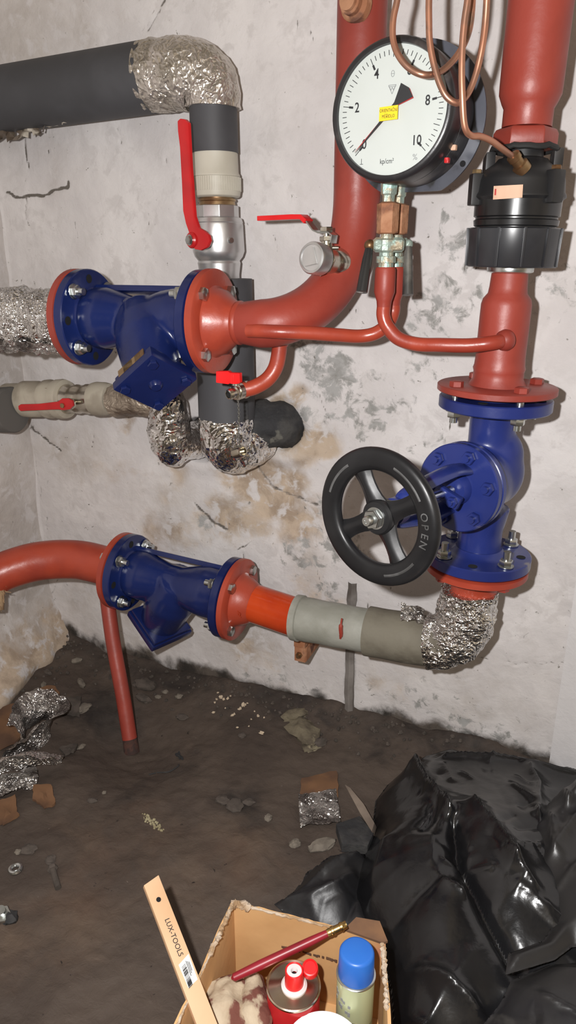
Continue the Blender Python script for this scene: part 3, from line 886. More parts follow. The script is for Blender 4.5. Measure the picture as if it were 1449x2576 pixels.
# globe valve
vt = KP(998)                     # mating face of the upper flange
vb_z = zrow(-.158, KY, 1412); VB = V((kx(vb_z), -KY, vb_z))
vax = (vt - VB).normalized()
phi = radians(20)
D = V((-sin(phi), -cos(phi), .032)).normalized(); Dr = V((cos(phi), -sin(phi), 0))
t = thing('globe_valve', 'bright blue globe valve with a black four-spoke handwheel', 'valve', VB)
mid = VB.lerp(vt, .53)
Lv = (vt - VB).length
m = MB()
m.lathe(vt - vax * .015, -vax, [(0, .0425), (.03, .042), (.07, .041), (.11, .048)], 36)
m.lathe(VB + vax * .015, vax, [(0, .046), (.012, .042), (.05, .041), (.1, .050)], 36)
m.ball(mid + Dr * .006 + vax * .012 - D * .004, .060, 28, 18, (1.0, .92, 1.12))
m.ball(mid + Dr * .012 + vax * .042 - D * .008, .048, 28, 18, (1, .9, 1.15))
m.lathe(mid - D * .01, D, [(0, .058), (.05, .064), (.09, .066)], 36)
m.build('body', BLUEV, t, mods=remesh(.0042, 8))
for (Cc, d) in ((vt, -vax), (VB, vax)):
    MB().lathe(Cc, d, [(-.002, 0), (-.002, .062), (0, .063), (0, .098), (.002, .1), (.019, .1), (.021, .098), (.021, .060), (.025, .050), (.032, .044)], 64).build('flange', BLUEV, t)
MB().lathe(vt + vax * .0015, vax, [(0, .066), (.004, .066)], 48).build('gasket', RUBBER, t)
for P in ringpts(vt - vax * .0213, vax, .080, 4, .65 + pi / 4):
    lab(MB().lathe(P + vax * .0217, vax, [(0, .0085), (.0006, .0085)], 18).build('bolt_hole', HOLE, t), 'empty dark bolt hole')
for k, P in enumerate(ringpts(C, -UPW, .080, 4, -.65)):
    bolt(t, P, -UPW, (C - vt).length + .021, hm=RED, name='flange_bolt', extra=.012)
for k, P in enumerate(ringpts(VB, vax, .080, 4, .82)):
    bolt(t, P - vax * .019, vax, .041, name='flange_bolt', extra=.018, hm=RED)
for P in ringpts(VB + vax * .0213, vax, .080, 4, .82 + pi / 4):
    lab(MB().lathe(P, vax, [(0, .0085), (.0006, .0085)], 18).build('bolt_hole', HOLE, t), 'empty dark bolt hole')
# bonnet
bc = mid + D * .078
MB().lathe(bc, D, [(0, .06), (0, .078), (.002, .080), (.012, .080), (.0135, .078), (.014, .076), (.016, .078), (.018, .080), (.029, .080), (.031, .078), (.031, .030), (.040, .028), (.046, .024)], 56).build('bonnet', BLUEV, t)
bface = bc + D * .031
for k, P in enumerate(ringpts(bface, D, .062, 6, .2)):
    m = MB(); m.hexn(P, D, .012, .009, k); m.cyl(P + D * .008, P + D * .016, .0062, seg=14); m.build('bonnet_bolt', BLUEV, t)
wc = V((0, 0, 0))
# wheel centre: where the stem meets its sight line
best = None
for i in range(200, 460):
    L_ = i / 1000.0; q = mid + D * L_
    v = q - CC; px = W / 2 + FPX * v.dot(CR) / v.dot(CF)
    e_ = abs(px - 955)
    if best is None or e_ < best[0]: best = (e_, L_)
WL = best[1]
wcen = mid + D * WL
pz = ray(962, 1303); 
# yoke: two arms from the bonnet to the stem nut carrier
ycen = mid + D * (WL - .045)
for s in (-1, 1):
    off = (EZ * .94 + Dr * .34) * s
    p0 = bface + off * .040; p1 = bface + off * .046 + D * .06; p2 = ycen + off * .030 - D * .02; p3 = ycen + off * .014
    path = spline([p0 - D * .004, p1, p2, p3], 6)
    m = MB(); vs = []; fs = []
    n_ = len(path); wv = D.cross(off).normalized()
    for i, p in enumerate(path):
        wd = .017 - .005 * i / n_
        for a in range(12):
            aa = 2 * pi * a / 12; vs.append(p + wv * (wd * cos(aa)) + off.normalized() * (.0075 * sin(aa)))
    for i in range(n_ - 1):
        for a in range(12):
            fs.append((i * 12 + a, i * 12 + (a + 1) % 12, (i + 1) * 12 + (a + 1) % 12, (i + 1) * 12 + a))
    fs += [tuple(range(11, -1, -1)), tuple((n_ - 1) * 12 + k for k in range(12))]
    m.add(vs, fs).build('yoke_arm', BLUEV, t)
MB().lathe(ycen - D * .012, D, [(0, .019), (.003, .022), (.022, .022), (.026, .018)], 28).build('yoke_hub', BLUEV, t)
gl = bface + D * .046
m = MB(); gd = (Dr * .94 - EZ * .34)
m.box(gl, (gd, gd.cross(D), D), (.036, .012, .006)); m.build('gland_plate', BLUEV, t, bevel=.004)
for s in (-1, 1):
    P = gl + gd * (.026 * s); m = MB(); m.cyl(P - D * .02, P + D * .02, .0052, seg=12); m.hexn(P + D * .005, D, .010, .009); m.build('gland_bolt', BLUEV, t)
MB().cyl(bface + D * .02, wcen + D * .016, .0085).build('stem', STEEL, t)
# handwheel
m = MB()
R_ = .109
sec = []
for a in range(16):
    aa = 2 * pi * a / 16
    x = cos(aa); y = sin(aa)
    sec.append((.0180 * (abs(x) ** .75) * (1 if x > 0 else -1), .0105 * (abs(y) ** .75) * (1 if y > 0 else -1)))
vs = []; fs = []; SG = 72
for k in range(SG):
    a = 2 * pi * k / SG; e_ = EZ * cos(a) + Dr * sin(a)
    for (x, y) in sec: vs.append(wcen + e_ * (R_ - .0165 + x) + D * (y + .004))
for k in range(SG):
    for j in range(16):
        fs.append((k * 16 + j, k * 16 + (j + 1) % 16, ((k + 1) % SG) * 16 + (j + 1) % 16, ((k + 1) % SG) * 16 + j))
wheel = m.add(vs, fs).build('handwheel', BLACKM, t)
for k in range(4):
    a = radians(30 + 90 * k)            # from upright towards the right
    e_ = EZ * cos(a) - Dr * sin(a); f_ = e_.cross(D)
    vs = []; fs = []
    for i in range(7):
        s = i / 6; rr = .018 + s * (R_ - .034 - .018 + .010)
        w_ = .0135 + .007 * (2 * abs(s - .5)) ** 2.2; cen = wcen + e_ * rr + D * (-.004 + .002 * s)
        for x, y in ((-1, -.4), (-1, .1), (-.55, .6), (-.25, 1), (.25, 1), (.55, .6), (1, .1), (1, -.4)):
            vs.append(cen + f_ * (w_ * x) + D * (.0085 * y))
    for i in range(6):
        for j in range(8): fs.append((i * 8 + j, i * 8 + (j + 1) % 8, i * 8 + 8 + (j + 1) % 8, i * 8 + 8 + j))
    MB().add(vs, fs).build('spoke', BLACKM, wheel, angle=50)
MB().lathe(wcen - D * .018, D, [(0, .022), (.004, .027), (.024, .028), (.028, .025), (.029, .018), (.029, 0)], 32).build('hub', BLACKM, wheel)
m = MB(); m.cyl(wcen + D * .010, wcen + D * .0125, .0175); m.hexn(wcen + D * .0125, D, .0155, .011, .3); m.cyl(wcen + D * .02, wcen + D * .0335, .0082, seg=18); m.lathe(wcen + D * .0335, D, [(0, .0082), (.0015, .007), (.0016, .003), (.0005, .0025), (.0005, 0)], 18)
lab(m.build('stem_nut', STEEL, wheel), 'bright stem nut')
# raised OPEN and arrows on the rim
LETT = mat('worn_raised_mark', (.10, .10, .10), (.05, .05, .05), rough=.4, scale=30)
def rim(a, rr, up=.0146):
    e_ = EZ * cos(a) + Dr * (-sin(a)) * -1
    return wcen + e_ * rr + D * up
for i, chx in enumerate('OPEN'):
    a = radians(75 + 9 * i)
    e_ = EZ * cos(a) + Dr * sin(a)
    tg = -EZ * sin(a) + Dr * cos(a)
    lab(text('raised_letter', chx, .0170, rim(a, R_ - .018, .0150), tg, e_, LETT, wheel, bold=.008), 'raised letter')
def arc(a0, a1):
    vs = []; fs = []
    for i in range(13):
        a = radians(a0 + (a1 - a0) * i / 12); e_ = EZ * cos(a) + Dr * sin(a)
        vs += [wcen + e_ * (R_ - .0195) + D * .0146, wcen + e_ * (R_ - .0175) + D * .0154, wcen + e_ * (R_ - .0155) + D * .0146]
    for i in range(12):
        for k in (0, 1): fs.append((i * 3 + k, i * 3 + k + 1, i * 3 + k + 4, i * 3 + k + 3))
    MB().add(vs, fs).build('raised_arrow', LETT, wheel)
arc(125, 165); arc(20, 60); arc(-75, -35)

# ------------------------------------------------------------------ elbow under the valve: red flange, foil, canvas
lf = VB - vax * .006
t = thing('wrapped_elbow_pipe', 'elbow pipe under the globe valve, wrapped in grey canvas and crumpled foil', 'pipe', (-.30, -.17, .32))
MB().lathe(lf, -vax, [(0, .0), (0, .096), (.0015, .098), (.0115, .098), (.013, .096), (.013, .060), (.018, .054), (.050, .045), (.075, .044)], 64).build('flange', REDO, t)
P1 = U(1190, 1500, .17); P1 = V((kx(.45), -.17, P1.z))
pA = U(742, 1553, .17); pB = U(930, 1588, .17); pC = U(1040, 1607, .17)
arcp = bez(pC, pC + (pC - pB).normalized() * .085, V((kx(.42) - .006, -.17, .385)), lf - vax * .055 - EX * .010, 22)
full = resample([pA, pB, pC], .012)
m = MB(); ca = resample([pA, pB], .012)
m.tube(ca, [rad(110, p) + .0015 * noise.noise(p * 30) for p in ca], 36)
# turned cuff at the open end
cuff = (pA - pB).normalized()
m.lathe(pA + cuff * .001, -cuff, [(0, rad(100, pA)), (.002, rad(116, pA)), (.016, rad(117, pA)), (.018, rad(110, pA))], 36)
lab(m.build('canvas_wrap', CANVAS, t), 'pale grey painted canvas')
cb = resample([pB - (pB - pA).normalized() * .004, pC], .012)
cb2 = cb + [p for p in arcp[1:12]]
m = MB(); m.tube(cb2, [rad(126, cb2[0]) + .002 * noise.noise(p * 22) for p in cb2], 36)
lab(m.build('canvas_wrap', CANVASD, t), 'darker brown grey canvas')
# red paint drips on the canvas
dq = U(858, 1572, .218)
fo = arcp[3:]
fo = resample(fo, .006)
m = MB(); m.tube(fo, [.0575 + .005 * noise.noise(p * 18) - .003 * max(0, (i / len(fo) - .7) / .3) for i, p in enumerate(fo)], 44, jit=crumple(.0052, 42, 5))
m.build('foil_wrap', FOIL, t, flat=True)
fq = U(1045, 1530, .215)
vs = []; fs = []
for i in range(8):
    for j in range(6):
        vs.append(U(1008 + i * 8.5, 1517 + j * 8 + i * 1.5, .212 + .008 * noise.noise(V((i * .8, j * .9, 3)))) + V((0, random.uniform(-.004, .004), random.uniform(-.003, .003))))
for i in range(7):
    for j in range(5): fs.append((i * 6 + j, i * 6 + j + 1, i * 6 + j + 7, i * 6 + j + 6))
MB().add(vs, fs).build('foil_scrap', FOILD, t, flat=True)
lab(MB().tube(spline([U(860, 1556, .2215), U(857, 1578, .2235), U(858, 1596, .2215), U(856, 1606, .220)], 5), [.002] * 4 + [.0045] * 6 + [.004] * 3 + [.0025] * 3, 8).build('paint_drip', RED, t), 'red paint drip')

# ------------------------------------------------------------------ wet orange neck between strainer and canvas
t = thing('orange_neck_pipe', 'wet orange painted neck pipe with bolted flange beside the grey canvas wrap', 'pipe', B2 + V((.06, 0, -.1)))
fa = B2 + ax2 * .002
MB().lathe(fa, ax2, [(0, 0), (0, .094), (.0015, .096), (.0125, .096), (.014, .094), (.014, .064), (.018, .060), (.030, .056), (.046, .047), (.056, .0385)], 56).build('flange', REDO, t)
pe = pA + (pB - pA) * .03
MB().tube(resample([fa + ax2 * .050, pe], .02), rad(96, fa), 36).build('pipe', ORANGE, t)
nm = fa + ax2 * .047 + V((-.004, -.038, .018))
lab(text('cast_mark', '102', .016, fa + ax2 * .036 + V((0, -.0555, -.002)), ax2 * .8 + V((0, -.5, 0)), EZ, ORANGE, t), 'cast number on the neck')

# rusty clip under the canvas wrap
c = U(756, 1642, .125)
t = thing('pipe_clip', 'small rusty pipe clip with a bolt, just under the grey canvas wrap', 'bracket', c - EZ * .02)
m = MB(); m.box(c, (EX, EY, EZ), (.014, .004, .022)); m.box(c + V((.012, .06, -.002)), (EX, EY, EZ), (.004, .062, .018)); m.box(c + V((0, .004, .026)), (EX, EY, EZ), (.014, .012, .008))
m.build('strap', RUST, t, bevel=.0015)
m = MB(); cb_ = c + V((-.001, -.004, -.003)); m.hexn(cb_, -EY, .008, .006); m.cyl(cb_, cb_ - EY * .012, .0045, seg=14); m.build('clip_bolt', RUSTBR, t)

# ------------------------------------------------------------------ arched red pipe and its prop
t = thing('arched_pipe', 'red arched pipe meeting the lower strainer, frayed tan wrap at its other end', 'pipe', A2 + V((-.2, 0, -.1)))
fa = A2 - ax2 * .002
MB().lathe(fa, -ax2, [(0, 0), (0, .093), (.0015, .095), (.0135, .095), (.015, .093), (.015, .058), (.022, .05)], 56).build('flange', REDO, t)
ap = [fa - ax2 * .012, U(215, 1411, .185), U(150, 1407, .205), U(90, 1413, .235), U(35, 1428, .27), U(-5, 1445, .30), U(-45, 1475, .34), U(-70, 1530, .37)]
ap = spline(ap, 6)
MB().tube(ap, [rad(98, p) for p in ap], 36).build('pipe', REDO, t)
tp = [U(-22, 1470, .31), U(4, 1500, .33), U(6, 1535, .345)]
m = MB()
for k in range(46):
    a = random.uniform(0, 6.28); b0 = U(-14, 1488, .33) + V((random.uniform(-.01, .01), random.uniform(-.02, .02), random.uniform(-.03, .025)))
    b1 = b0 + V((random.uniform(.015, .035), random.uniform(-.03, .01), random.uniform(-.022, .006)))
    m.tube([b0, (b0 + b1) / 2 + V((0, 0, .003)), b1], [.0022, .0018, .0006], 5)
m.tube(spline([U(-45, 1465, .33), U(-16, 1490, .335), U(-14, 1535, .35)], 5), .022, 12)
m.build('frayed_wrap', TUFT, t)
lt = U(266, 1478, .165); lb = onfloor(331, 1888)
t = thing('pipe_prop', 'thin red upright tube standing on the dark floor near the corner, rusty foot', 'pipe', lb)
lp_ = [lt, lt.lerp(lb, .33) + V((-.004, 0, 0)), lt.lerp(lb, .66), lb + (lt - lb).normalized() * .03]
MB().tube(spline(lp_, 6), .0185, 20).build('tube', RED, t)
MB().tube([lb + (lt - lb).normalized() * .032, lb - (lt - lb).normalized() * .006], [.0180, .0195], 16).build('rusty_foot', RUSTD, t)

# ------------------------------------------------------------------ pressure gauge
gphi = radians(6.5)
G = V((-sin(gphi), -cos(gphi), 0)); Gr = V((cos(gphi), -sin(gphi), 0))
gf = U(983, 279, .305)
t = thing('pressure_gauge', 'large round white-faced gauge in a black case, reading zero', 'gauge', gf - EZ * .12)
RG = .1000
m = MB(); m.lathe(gf - G * .108, G, [(0, .10), (.002, RG - .001), (.060, RG - .001), (.061, RG - .003), (.064, RG - .003), (.066, RG), (.104, RG), (.109, RG - .002), (.112, RG - .006), (.112, RG - .0105), (.1035, RG - .0115), (.1035, RG - .0125)], 96, cap=False)
m.build('case', CASE, t)
MB().lathe(gf - G * .004, G, [(0, RG - .011), (.0015, RG - .011)], 96).build('dial', DIAL, t)
dial = bpy.data.objects[[c.name for c in t.children if c.name.startswith('dial')][0]]
# mounting flange, flat at the foot
pts = []
fb = gf - G * .108
for k in range(97):
    a = 2 * pi * k / 96
    x = sin(a) * (RG + .0175); z = cos(a) * (RG + .0175)
    z = max(z, -(RG + .006))
    pts.append(fb + Gr * x + EZ * z)
m = MB(); m.prism(pts[:-1], G * .004); fl_ = m.build('mounting_flange', CASEG, t)
# raised lip round the flange
for a in (radians(128), radians(8), radians(248)):
    p = fb + (Gr * sin(a) + EZ * cos(a)) * (RG + .0095) + G * .0042
    MB().lathe(p, G, [(0, .0048), (.0004, .0048)], 20).build('screw_hole', HOLE, fl_)
m = MB(); p = gf - G * .05 + Gr * .076 - EZ * .065
MB().box(p + V((.004, -.012, -.004)), (Gr, G, EZ), (.0035, .005, .004)).build('seal_dab', REDM, t, bevel=.002)
MB().box(p + V((.012, -.006, .014)), (Gr, G, EZ), (.004, .005, .004)).build('seal_tag', PINK, t, bevel=.002)
# scale
do = gf - G * .0022
def dp_(a, r, up=0.0):
    return do + (Gr * cos(a) + EZ * sin(a)) * r + G * up
rs_ = RG - .018
m = MB()
for i in range(51):
    a = radians(225 - 270 * i / 50)
    ln = .010 if i % 5 == 0 else .0068
    wd = .00045
    e_ = Gr * cos(a) + EZ * sin(a); tg = -Gr * sin(a) + EZ * cos(a)
    m.box(do + e_ * (rs_ - ln / 2), (e_, tg, G), (ln / 2, wd, .0003))
    if i % 10 == 0: m.box(do + e_ * (rs_ - .0135), (e_, tg, G), (.0035, .0015, .0003))
m.build('scale_marks', INK, dial, flat=True)
for k in range(6):
    v = 2 * k; a = radians(225 - 27 * v)
    rr = RG - (.042 if v not in (0, 10) else .039)
    text('scale_number', str(v), .0195, dp_(a, rr, .0003), Gr, EZ, INK, dial, wid=.82, bold=.012)
text('unit_print', 'kp/cm\u00b2', .0105, do - EZ * .069 - Gr * .004 + G * .0003, Gr, EZ, INK, dial, wid=.8)
text('percent_print', '%', .012, do - EZ * .066 + Gr * .042 + G * .0003, Gr, EZ, INKG, dial)
m = MB(); q = do - EZ * .071 - Gr * .047 + G * .0003
m.box(q, (Gr, EZ, G), (.0028, .0003, .0002)); m.box(q + EZ * .004, (Gr, EZ, G), (.0003, .004, .0002)); m.build('upright_mark', INK, dial, flat=True)
q = do + EZ * .030 + G * .0003
m = MB()
for a_, b_ in (((-.006, .005), (.006, .005)), ((-.006, .005), (0, -.007)), ((.006, .005), (0, -.007)), ((-.0042, .002), (-.002, -.002)), ((-.002, -.002), (0, .002)), ((0, .002), (.002, -.002)), ((.002, -.002), (.0042, .002)), ((-.006, .003), (.006, .003))):
    A_ = q + Gr * a_[0] + EZ * a_[1]; B_ = q + Gr * b_[0] + EZ * b_[1]; dd = B_ - A_
    m.box((A_ + B_) / 2, (dd, dd.cross(G), G), (dd.length / 2, .00035, .0002))
m.build('maker_mark', INKG, dial, flat=True)
m = MB(); q = do + EZ * .050 + G * .0003
pth = [q + Gr * (.0025 * cos(k * pi / 8)) + EZ * (.0042 * sin(k * pi / 8)) for k in range(17)]
m.tube(pth, .00035, 6); m.box(q, (Gr, EZ, G), (.0022, .0003, .0002)); m.build('class_mark', INKG, dial)
# needles
def needle(name, mat_, a, up, w0, off):
    e_ = Gr * cos(a) + EZ * sin(a); tg = -Gr * sin(a) + EZ * cos(a); c = do + G * up + tg * off
    poly = [c + e_ * .079, c + e_ * .0 + tg * w0, c - e_ * .012 + tg * (w0 * 1.2), c - e_ * .036 + tg * .014, c - e_ * .040 + tg * .0, c - e_ * .036 - tg * .014, c - e_ * .012 - tg * (w0 * 1.2), c - tg * w0]
    return MB().prism(poly, G * .0008).build(name, mat_, t)
lab(needle('needle', REDN, radians(222.5), .003, .0026, 0), 'red needle')
lab(needle('needle', INK, radians(224.5), .005, .0026, 0), 'black needle')
MB().lathe(do, G, [(0, .004), (.007, .004), (.0075, .003)], 20).build('pivot', INK, t)
m = MB(); m.box(do + G * .0085 - EZ * .004 - Gr * .001, (Gr + EZ * .03, EZ, G), (.0150, .0095, .0004)); stk = lab(m.build('sticker', YEL, t, bevel=.0), 'yellow sticker with two lines of black print')
text('sticker_print', 'ORIENTA\u010cN\u00cd', .0062, do + G * .0092 - EZ * .0002 - Gr * .001, Gr, EZ, INK, stk, wid=.78)
text('sticker_print', 'M\u011a\u0158IDLO', .0062, do + G * .0092 - EZ * .0082 - Gr * .001, Gr, EZ, INK, stk, wid=.78)
# socket under the case
sA = U(979, 462, .245); sB = U(979, 508, .245)
stf = V((sA.x, sA.y, 0))
def SP(py, back=0):
    q = V((sA.x, sA.y, 0)) + V((.004, .048, 0)) * back
    return V((q.x, q.y, zrow(sA.x, -sA.y, py)))
m = MB(); m.lathe(SP(455), -EZ, [(0, rad(44, sA)), ((SP(455) - SP(488)).length, rad(40, sA)), ((SP(455) - SP(492)).length, rad(32, sA)), ((SP(455) - SP(512)).length, rad(30, sA))], 6, .5)
lab(m.build('socket', VERD, t), 'greenish socket')
m = MB(); m.lathe(SP(455, 1), -EZ, [(0, rad(44, sA)), ((SP(455) - SP(488)).length, rad(40, sA)), ((SP(455) - SP(492)).length, rad(32, sA)), ((SP(455) - SP(512)).length, rad(30, sA))], 6, .5)
lab(m.build('socket', VERD, t), 'greenish socket')

def cock(back, label, side):
    b0 = SP(668, back)
    t = thing('gauge_cock', label, 'valve', b0)
    D_ = lambda a, b: (SP(a, back) - SP(b, back)).length
    MB().lathe(SP(508, back), -EZ, [(0, rad(40, sA)), (.003, rad(58, sA)), (D_(508, 586), rad(56, sA)), (D_(508, 589), rad(46, sA))], 6, .35).build('union_nut', RUST, t, bevel=.001)
    m = MB()
    m.lathe(SP(588, back), -EZ, [(0, rad(30, sA)), (D_(588, 600), rad(34, sA)), (D_(588, 604), rad(46, sA)), (D_(588, 630), rad(48, sA)), (D_(588, 636), rad(38, sA)), (D_(588, 644), rad(38, sA)), (D_(588, 645), rad(52, sA)), (D_(588, 661), rad(52, sA)), (D_(588, 662), rad(40, sA)), (D_(588, 674), rad(40, sA))], 10, .2)
    c = SP(616, back); ax = (Gr * side * .95 - G * .2 * (-1)).normalized() if side > 0 else (-Gr * .93 + G * .35).normalized()
    m.lathe(c - ax * .030, ax, [(0, .008), (.004, .0125), (.048, .0125), (.052, .009), (.058, .006)], 10)
    m.build('body', VERD, t, mods=None, angle=20)
    hp = c + ax * .032
    if side < 0:
        hp = U(930, 617, -sA.y + .010)
        he = U(910, 735, -sA.y + .035)
        MB().tube([c + ax * .02, hp], .006, 12).build('spindle', VERD, t)
        MB().ball(hp, .0095, 16, 10).build('spindle_head', RUSTBR, t)
        m = MB(); m.tube([hp, hp.lerp(he, .3), hp.lerp(he, .93), he, he + (he - hp).normalized() * .001], [.0062, .0085, .0098, .0098, .004], 16)
        lab(m.build('handle', mat('chipped_black_handle', (.014, .014, .015), (.02, .02, .02), rough=.3, scale=10, c3=(.5, .5, .47), scale3=42, lo3=.60, hi3=.63), t), 'chipped black handle')
    else:
        hp = U(1027, 614, -sA.y - .035)
        he = U(1026, 742, -sA.y - .015)
        MB().tube([c + ax * .01, hp], .006, 12).build('spindle', VERD, t)
        MB().ball(hp, rad(24, hp), 16, 10).build('spindle_head', VERD, t)
        m = MB(); m.tube([hp, hp.lerp(he, .2), hp.lerp(he, .93), he, he + (he - hp).normalized() * .001], [.006, .0075, .0095, .0098, .004], 16)
        lab(m.build('handle', mat('worn_grey_handle', (.09, .088, .085), (.25, .24, .22), rough=.35, metal=.6, scale=16), t), 'worn grey handle')
    return t
cock(0, 'corroded gauge cock in front, its chipped black handle hanging beside the riser', -1)
cock(1, 'corroded gauge cock just behind, its worn grey handle hanging in front of the wall', 1)

# ------------------------------------------------------------------ the two thin red pipes under the cocks
def stem(back): 
    return [SP(668, back), SP(690, back), SP(735, back), SP(750, back), SP(765, back)]
p = stem(0)
pth = [SP(768, 0), SP(795, 0), U(975, 822, .245), U(1003, 852, .245), U(1050, 866, .245), U(1110, 868, .245), U(1180, 869, .24), U(1235, 863, .235), U(1268, 857, .215)]
t = thing('impulse_pipe', 'thin red pipe curving from the front cock across to the red spool', 'pipe', SP(768, 0) - EZ * .12)
m = MB(); m.lathe(SP(672), -EZ, [(0, rad(48, sA)), (.004, rad(54, sA)), ((SP(672) - SP(735)).length, rad(55, sA)), ((SP(672) - SP(758)).length, rad(40, sA)), ((SP(672) - SP(772)).length, rad(37, sA))], 28)
m.build('sleeve', RED, t)
q = spline(pth, 8); m = MB(); m.tube(q, [rad(37, sA)] * len(q), 20); m.build('tube', REDO, t)
MB().lathe(q[-1] + V((-.003, -.004, 0)), q[-1] - q[-4], [(-.004, rad(38, sA)), (0, rad(50, sA)), (.008, rad(56, sA)), (.014, rad(52, sA))], 24).build('weld_collar', RED, t)
t = thing('impulse_pipe', 'thin red pipe running along the riser neck up to the rear cock', 'pipe', SP(768, 1) - EZ * .12)
m = MB(); m.lathe(SP(672, 1), -EZ, [(0, rad(48, sA)), (.004, rad(54, sA)), ((SP(672) - SP(735)).length, rad(55, sA)), ((SP(672) - SP(758)).length, rad(40, sA)), ((SP(672) - SP(772)).length, rad(37, sA))], 28)
m.build('sleeve', RED, t)
pth = [SP(768, 1), SP(790, 1), U(975, 815, .205), U(945, 838, .215), U(905, 846, .225), U(850, 843, .25), U(780, 838, .28), U(710, 835, .305), U(660, 833, .312), U(625, 832, .308)]
q = spline(pth, 8); m = MB(); m.tube(q, [rad(37, sA)] * len(q), 20); m.build('tube', REDO, t)

# ------------------------------------------------------------------ copper capillary coil
cy = .365
def C_(zx, zy, Y=cy): return U(725 + zx / 2, zy / 2, Y)
pts = [C_(700, -420, .33), C_(590, -300, .36), C_(555, -90, .372), C_(548, 0, .372), C_(528, 100, .374), C_(528, 200, .376), C_(556, 280, .378), C_(612, 345, .378), C_(690, 378, .375), C_(770, 358, .350), C_(850, 280, .335), C_(905, 170, .33), C_(925, 40, .33), C_(925, -90, .34),
       C_(900, -260, .35), C_(820, -360, .36), C_(745, -260, .368), C_(715, -100, .37), C_(708, 0, .37), C_(708, 100, .37), C_(712, 210, .37), C_(732, 320, .37), C_(762, 420, .37), C_(800, 490, .368), C_(855, 518, .36), C_(905, 470, .345), C_(945, 370, .34), C_(975, 240, .34), C_(992, 110, .34), C_(1000, -60, .345),
       C_(990, -240, .35), C_(950, -310, .36), C_(918, -200, .372), C_(905, -20, .374), C_(888, 100, .374), C_(877, 220, .374), C_(873, 360, .374), C_(877, 500, .372), C_(884, 610, .366), C_(898, 662, .36), C_(925, 684, .35), C_(965, 686, .335), C_(1020, 708, .31), C_(1075, 748, .28), C_(1118, 780, .255), C_(1132, 788, .247)]
q = spline(pts, 7)
cm = MB().tube(q, .0046, 12)
coil = cm.build('copper_capillary_tube', COPPER, loc=q[-1])
tag(coil, 'looped copper capillary tube hanging in front of the gauge and ending at the black housing', 'tube')

# ------------------------------------------------------------------ insulated pipe across the top left
VX, VY = -.755, .09
def VP_(py): return V((VX + (py - 640) * 0.00001, -VY, zrow(VX, VY, py)))
def vr(px, py): return rad(px, VP_(py))
t = thing('insulated_pipe', 'thick grey foam insulated pipe turning down in a foil elbow, above the big red lever', 'pipe', (VX, -VY, 1.30))
h0 = V((-1.40, -.095, 1.447)); h1 = U(382, 185, .095); h1.z = 1.4625
hp = resample([h0, h1], .05)
MB().tube(hp, [.0625 + (.002 if i else 0) for i in range(len(hp))], 48).build('foam_sleeve', INS, t)
el = bez(h1 - V((.01, 0, 0)), h1 + V((.10, 0, .002)), V((VX, -VY, 1.462)), VP_(272), 26)
el = resample(el, .006)
n_ = len(el)
m = MB(); m.tube(el, [.0645 - .011 * min(1, max(0, (i / n_ - .45) / .5)) for i in range(n_)], 48, jit=crumple(.0026, 40, 9))
m.build('foil_elbow', TAPE, t, flat=True)
m = MB(); D_ = lambda a, b: (VP_(a) - VP_(b)).length
m.lathe(VP_(268), -EZ, [(0, vr(60, 268)), (.0005, vr(120, 268)), (D_(268, 386), vr(120, 386)), (D_(268, 387), vr(80, 386))], 44); lab(m.build('foam_sleeve', INS, t), 'short grey foam sleeve')
# scrap of torn wrapping hanging below
vs = []; fs = []
for i in range(22):
    for j in range(5):
        px = -10 + i * 9; py = 322 + j * (9 if i < 14 else 5) - i * 1.6
        p = U(px, py, .10 + .02 * noise.noise(V((i * .3, j * .6, 4))))
        vs.append(p + V((0, random.uniform(-.006, .006), random.uniform(-.004, .004))))
for i in range(21):
    for j in range(4):
        if random.random() < .9: fs.append((i * 5 + j, i * 5 + j + 1, i * 5 + j + 6, i * 5 + j + 5))
lab(MB().add(vs, fs).build('torn_wrap', mat('torn_brown_film', (.10, .075, .055), (.42, .38, .32), rough=.45, scale=16, lo=.5, hi=.62), t, flat=True), 'torn brown and clear wrap scrap')

# beige union
t = thing('union_coupling', 'beige plastic union with a ribbed nut under the short grey sleeve', 'coupling', VP_(498))
m = MB(); m.lathe(VP_(384), -EZ, [(0, vr(100, 384)), (.001, vr(114, 386)), (D_(384, 436), vr(116, 436)), (D_(384, 441), vr(122, 441)), (D_(384, 446), vr(122, 446))], 44); m.build('socket', BEIGE, t)
m = MB(); m.lathe(VP_(444), -EZ, [(0, vr(110, 445)), (.002, vr(121, 446)), (D_(444, 484), vr(122, 484)), (D_(444, 494), vr(118, 494)), (D_(444, 498), vr(108, 498))], 44)
nut = m.build('ribbed_nut', BEIGE, t)
r_ = vr(122, 465); mm = MB()
for k in range(64):
    a = 2 * pi * k / 64; d = V((cos(a), sin(a), 0))
    mm.box(VP_(465) + d * r_, (d, d.cross(EZ), EZ), (.0012, .0012, D_(448, 482) / 2))
mm.build('grip_ribs', BEIGE, nut, flat=True)

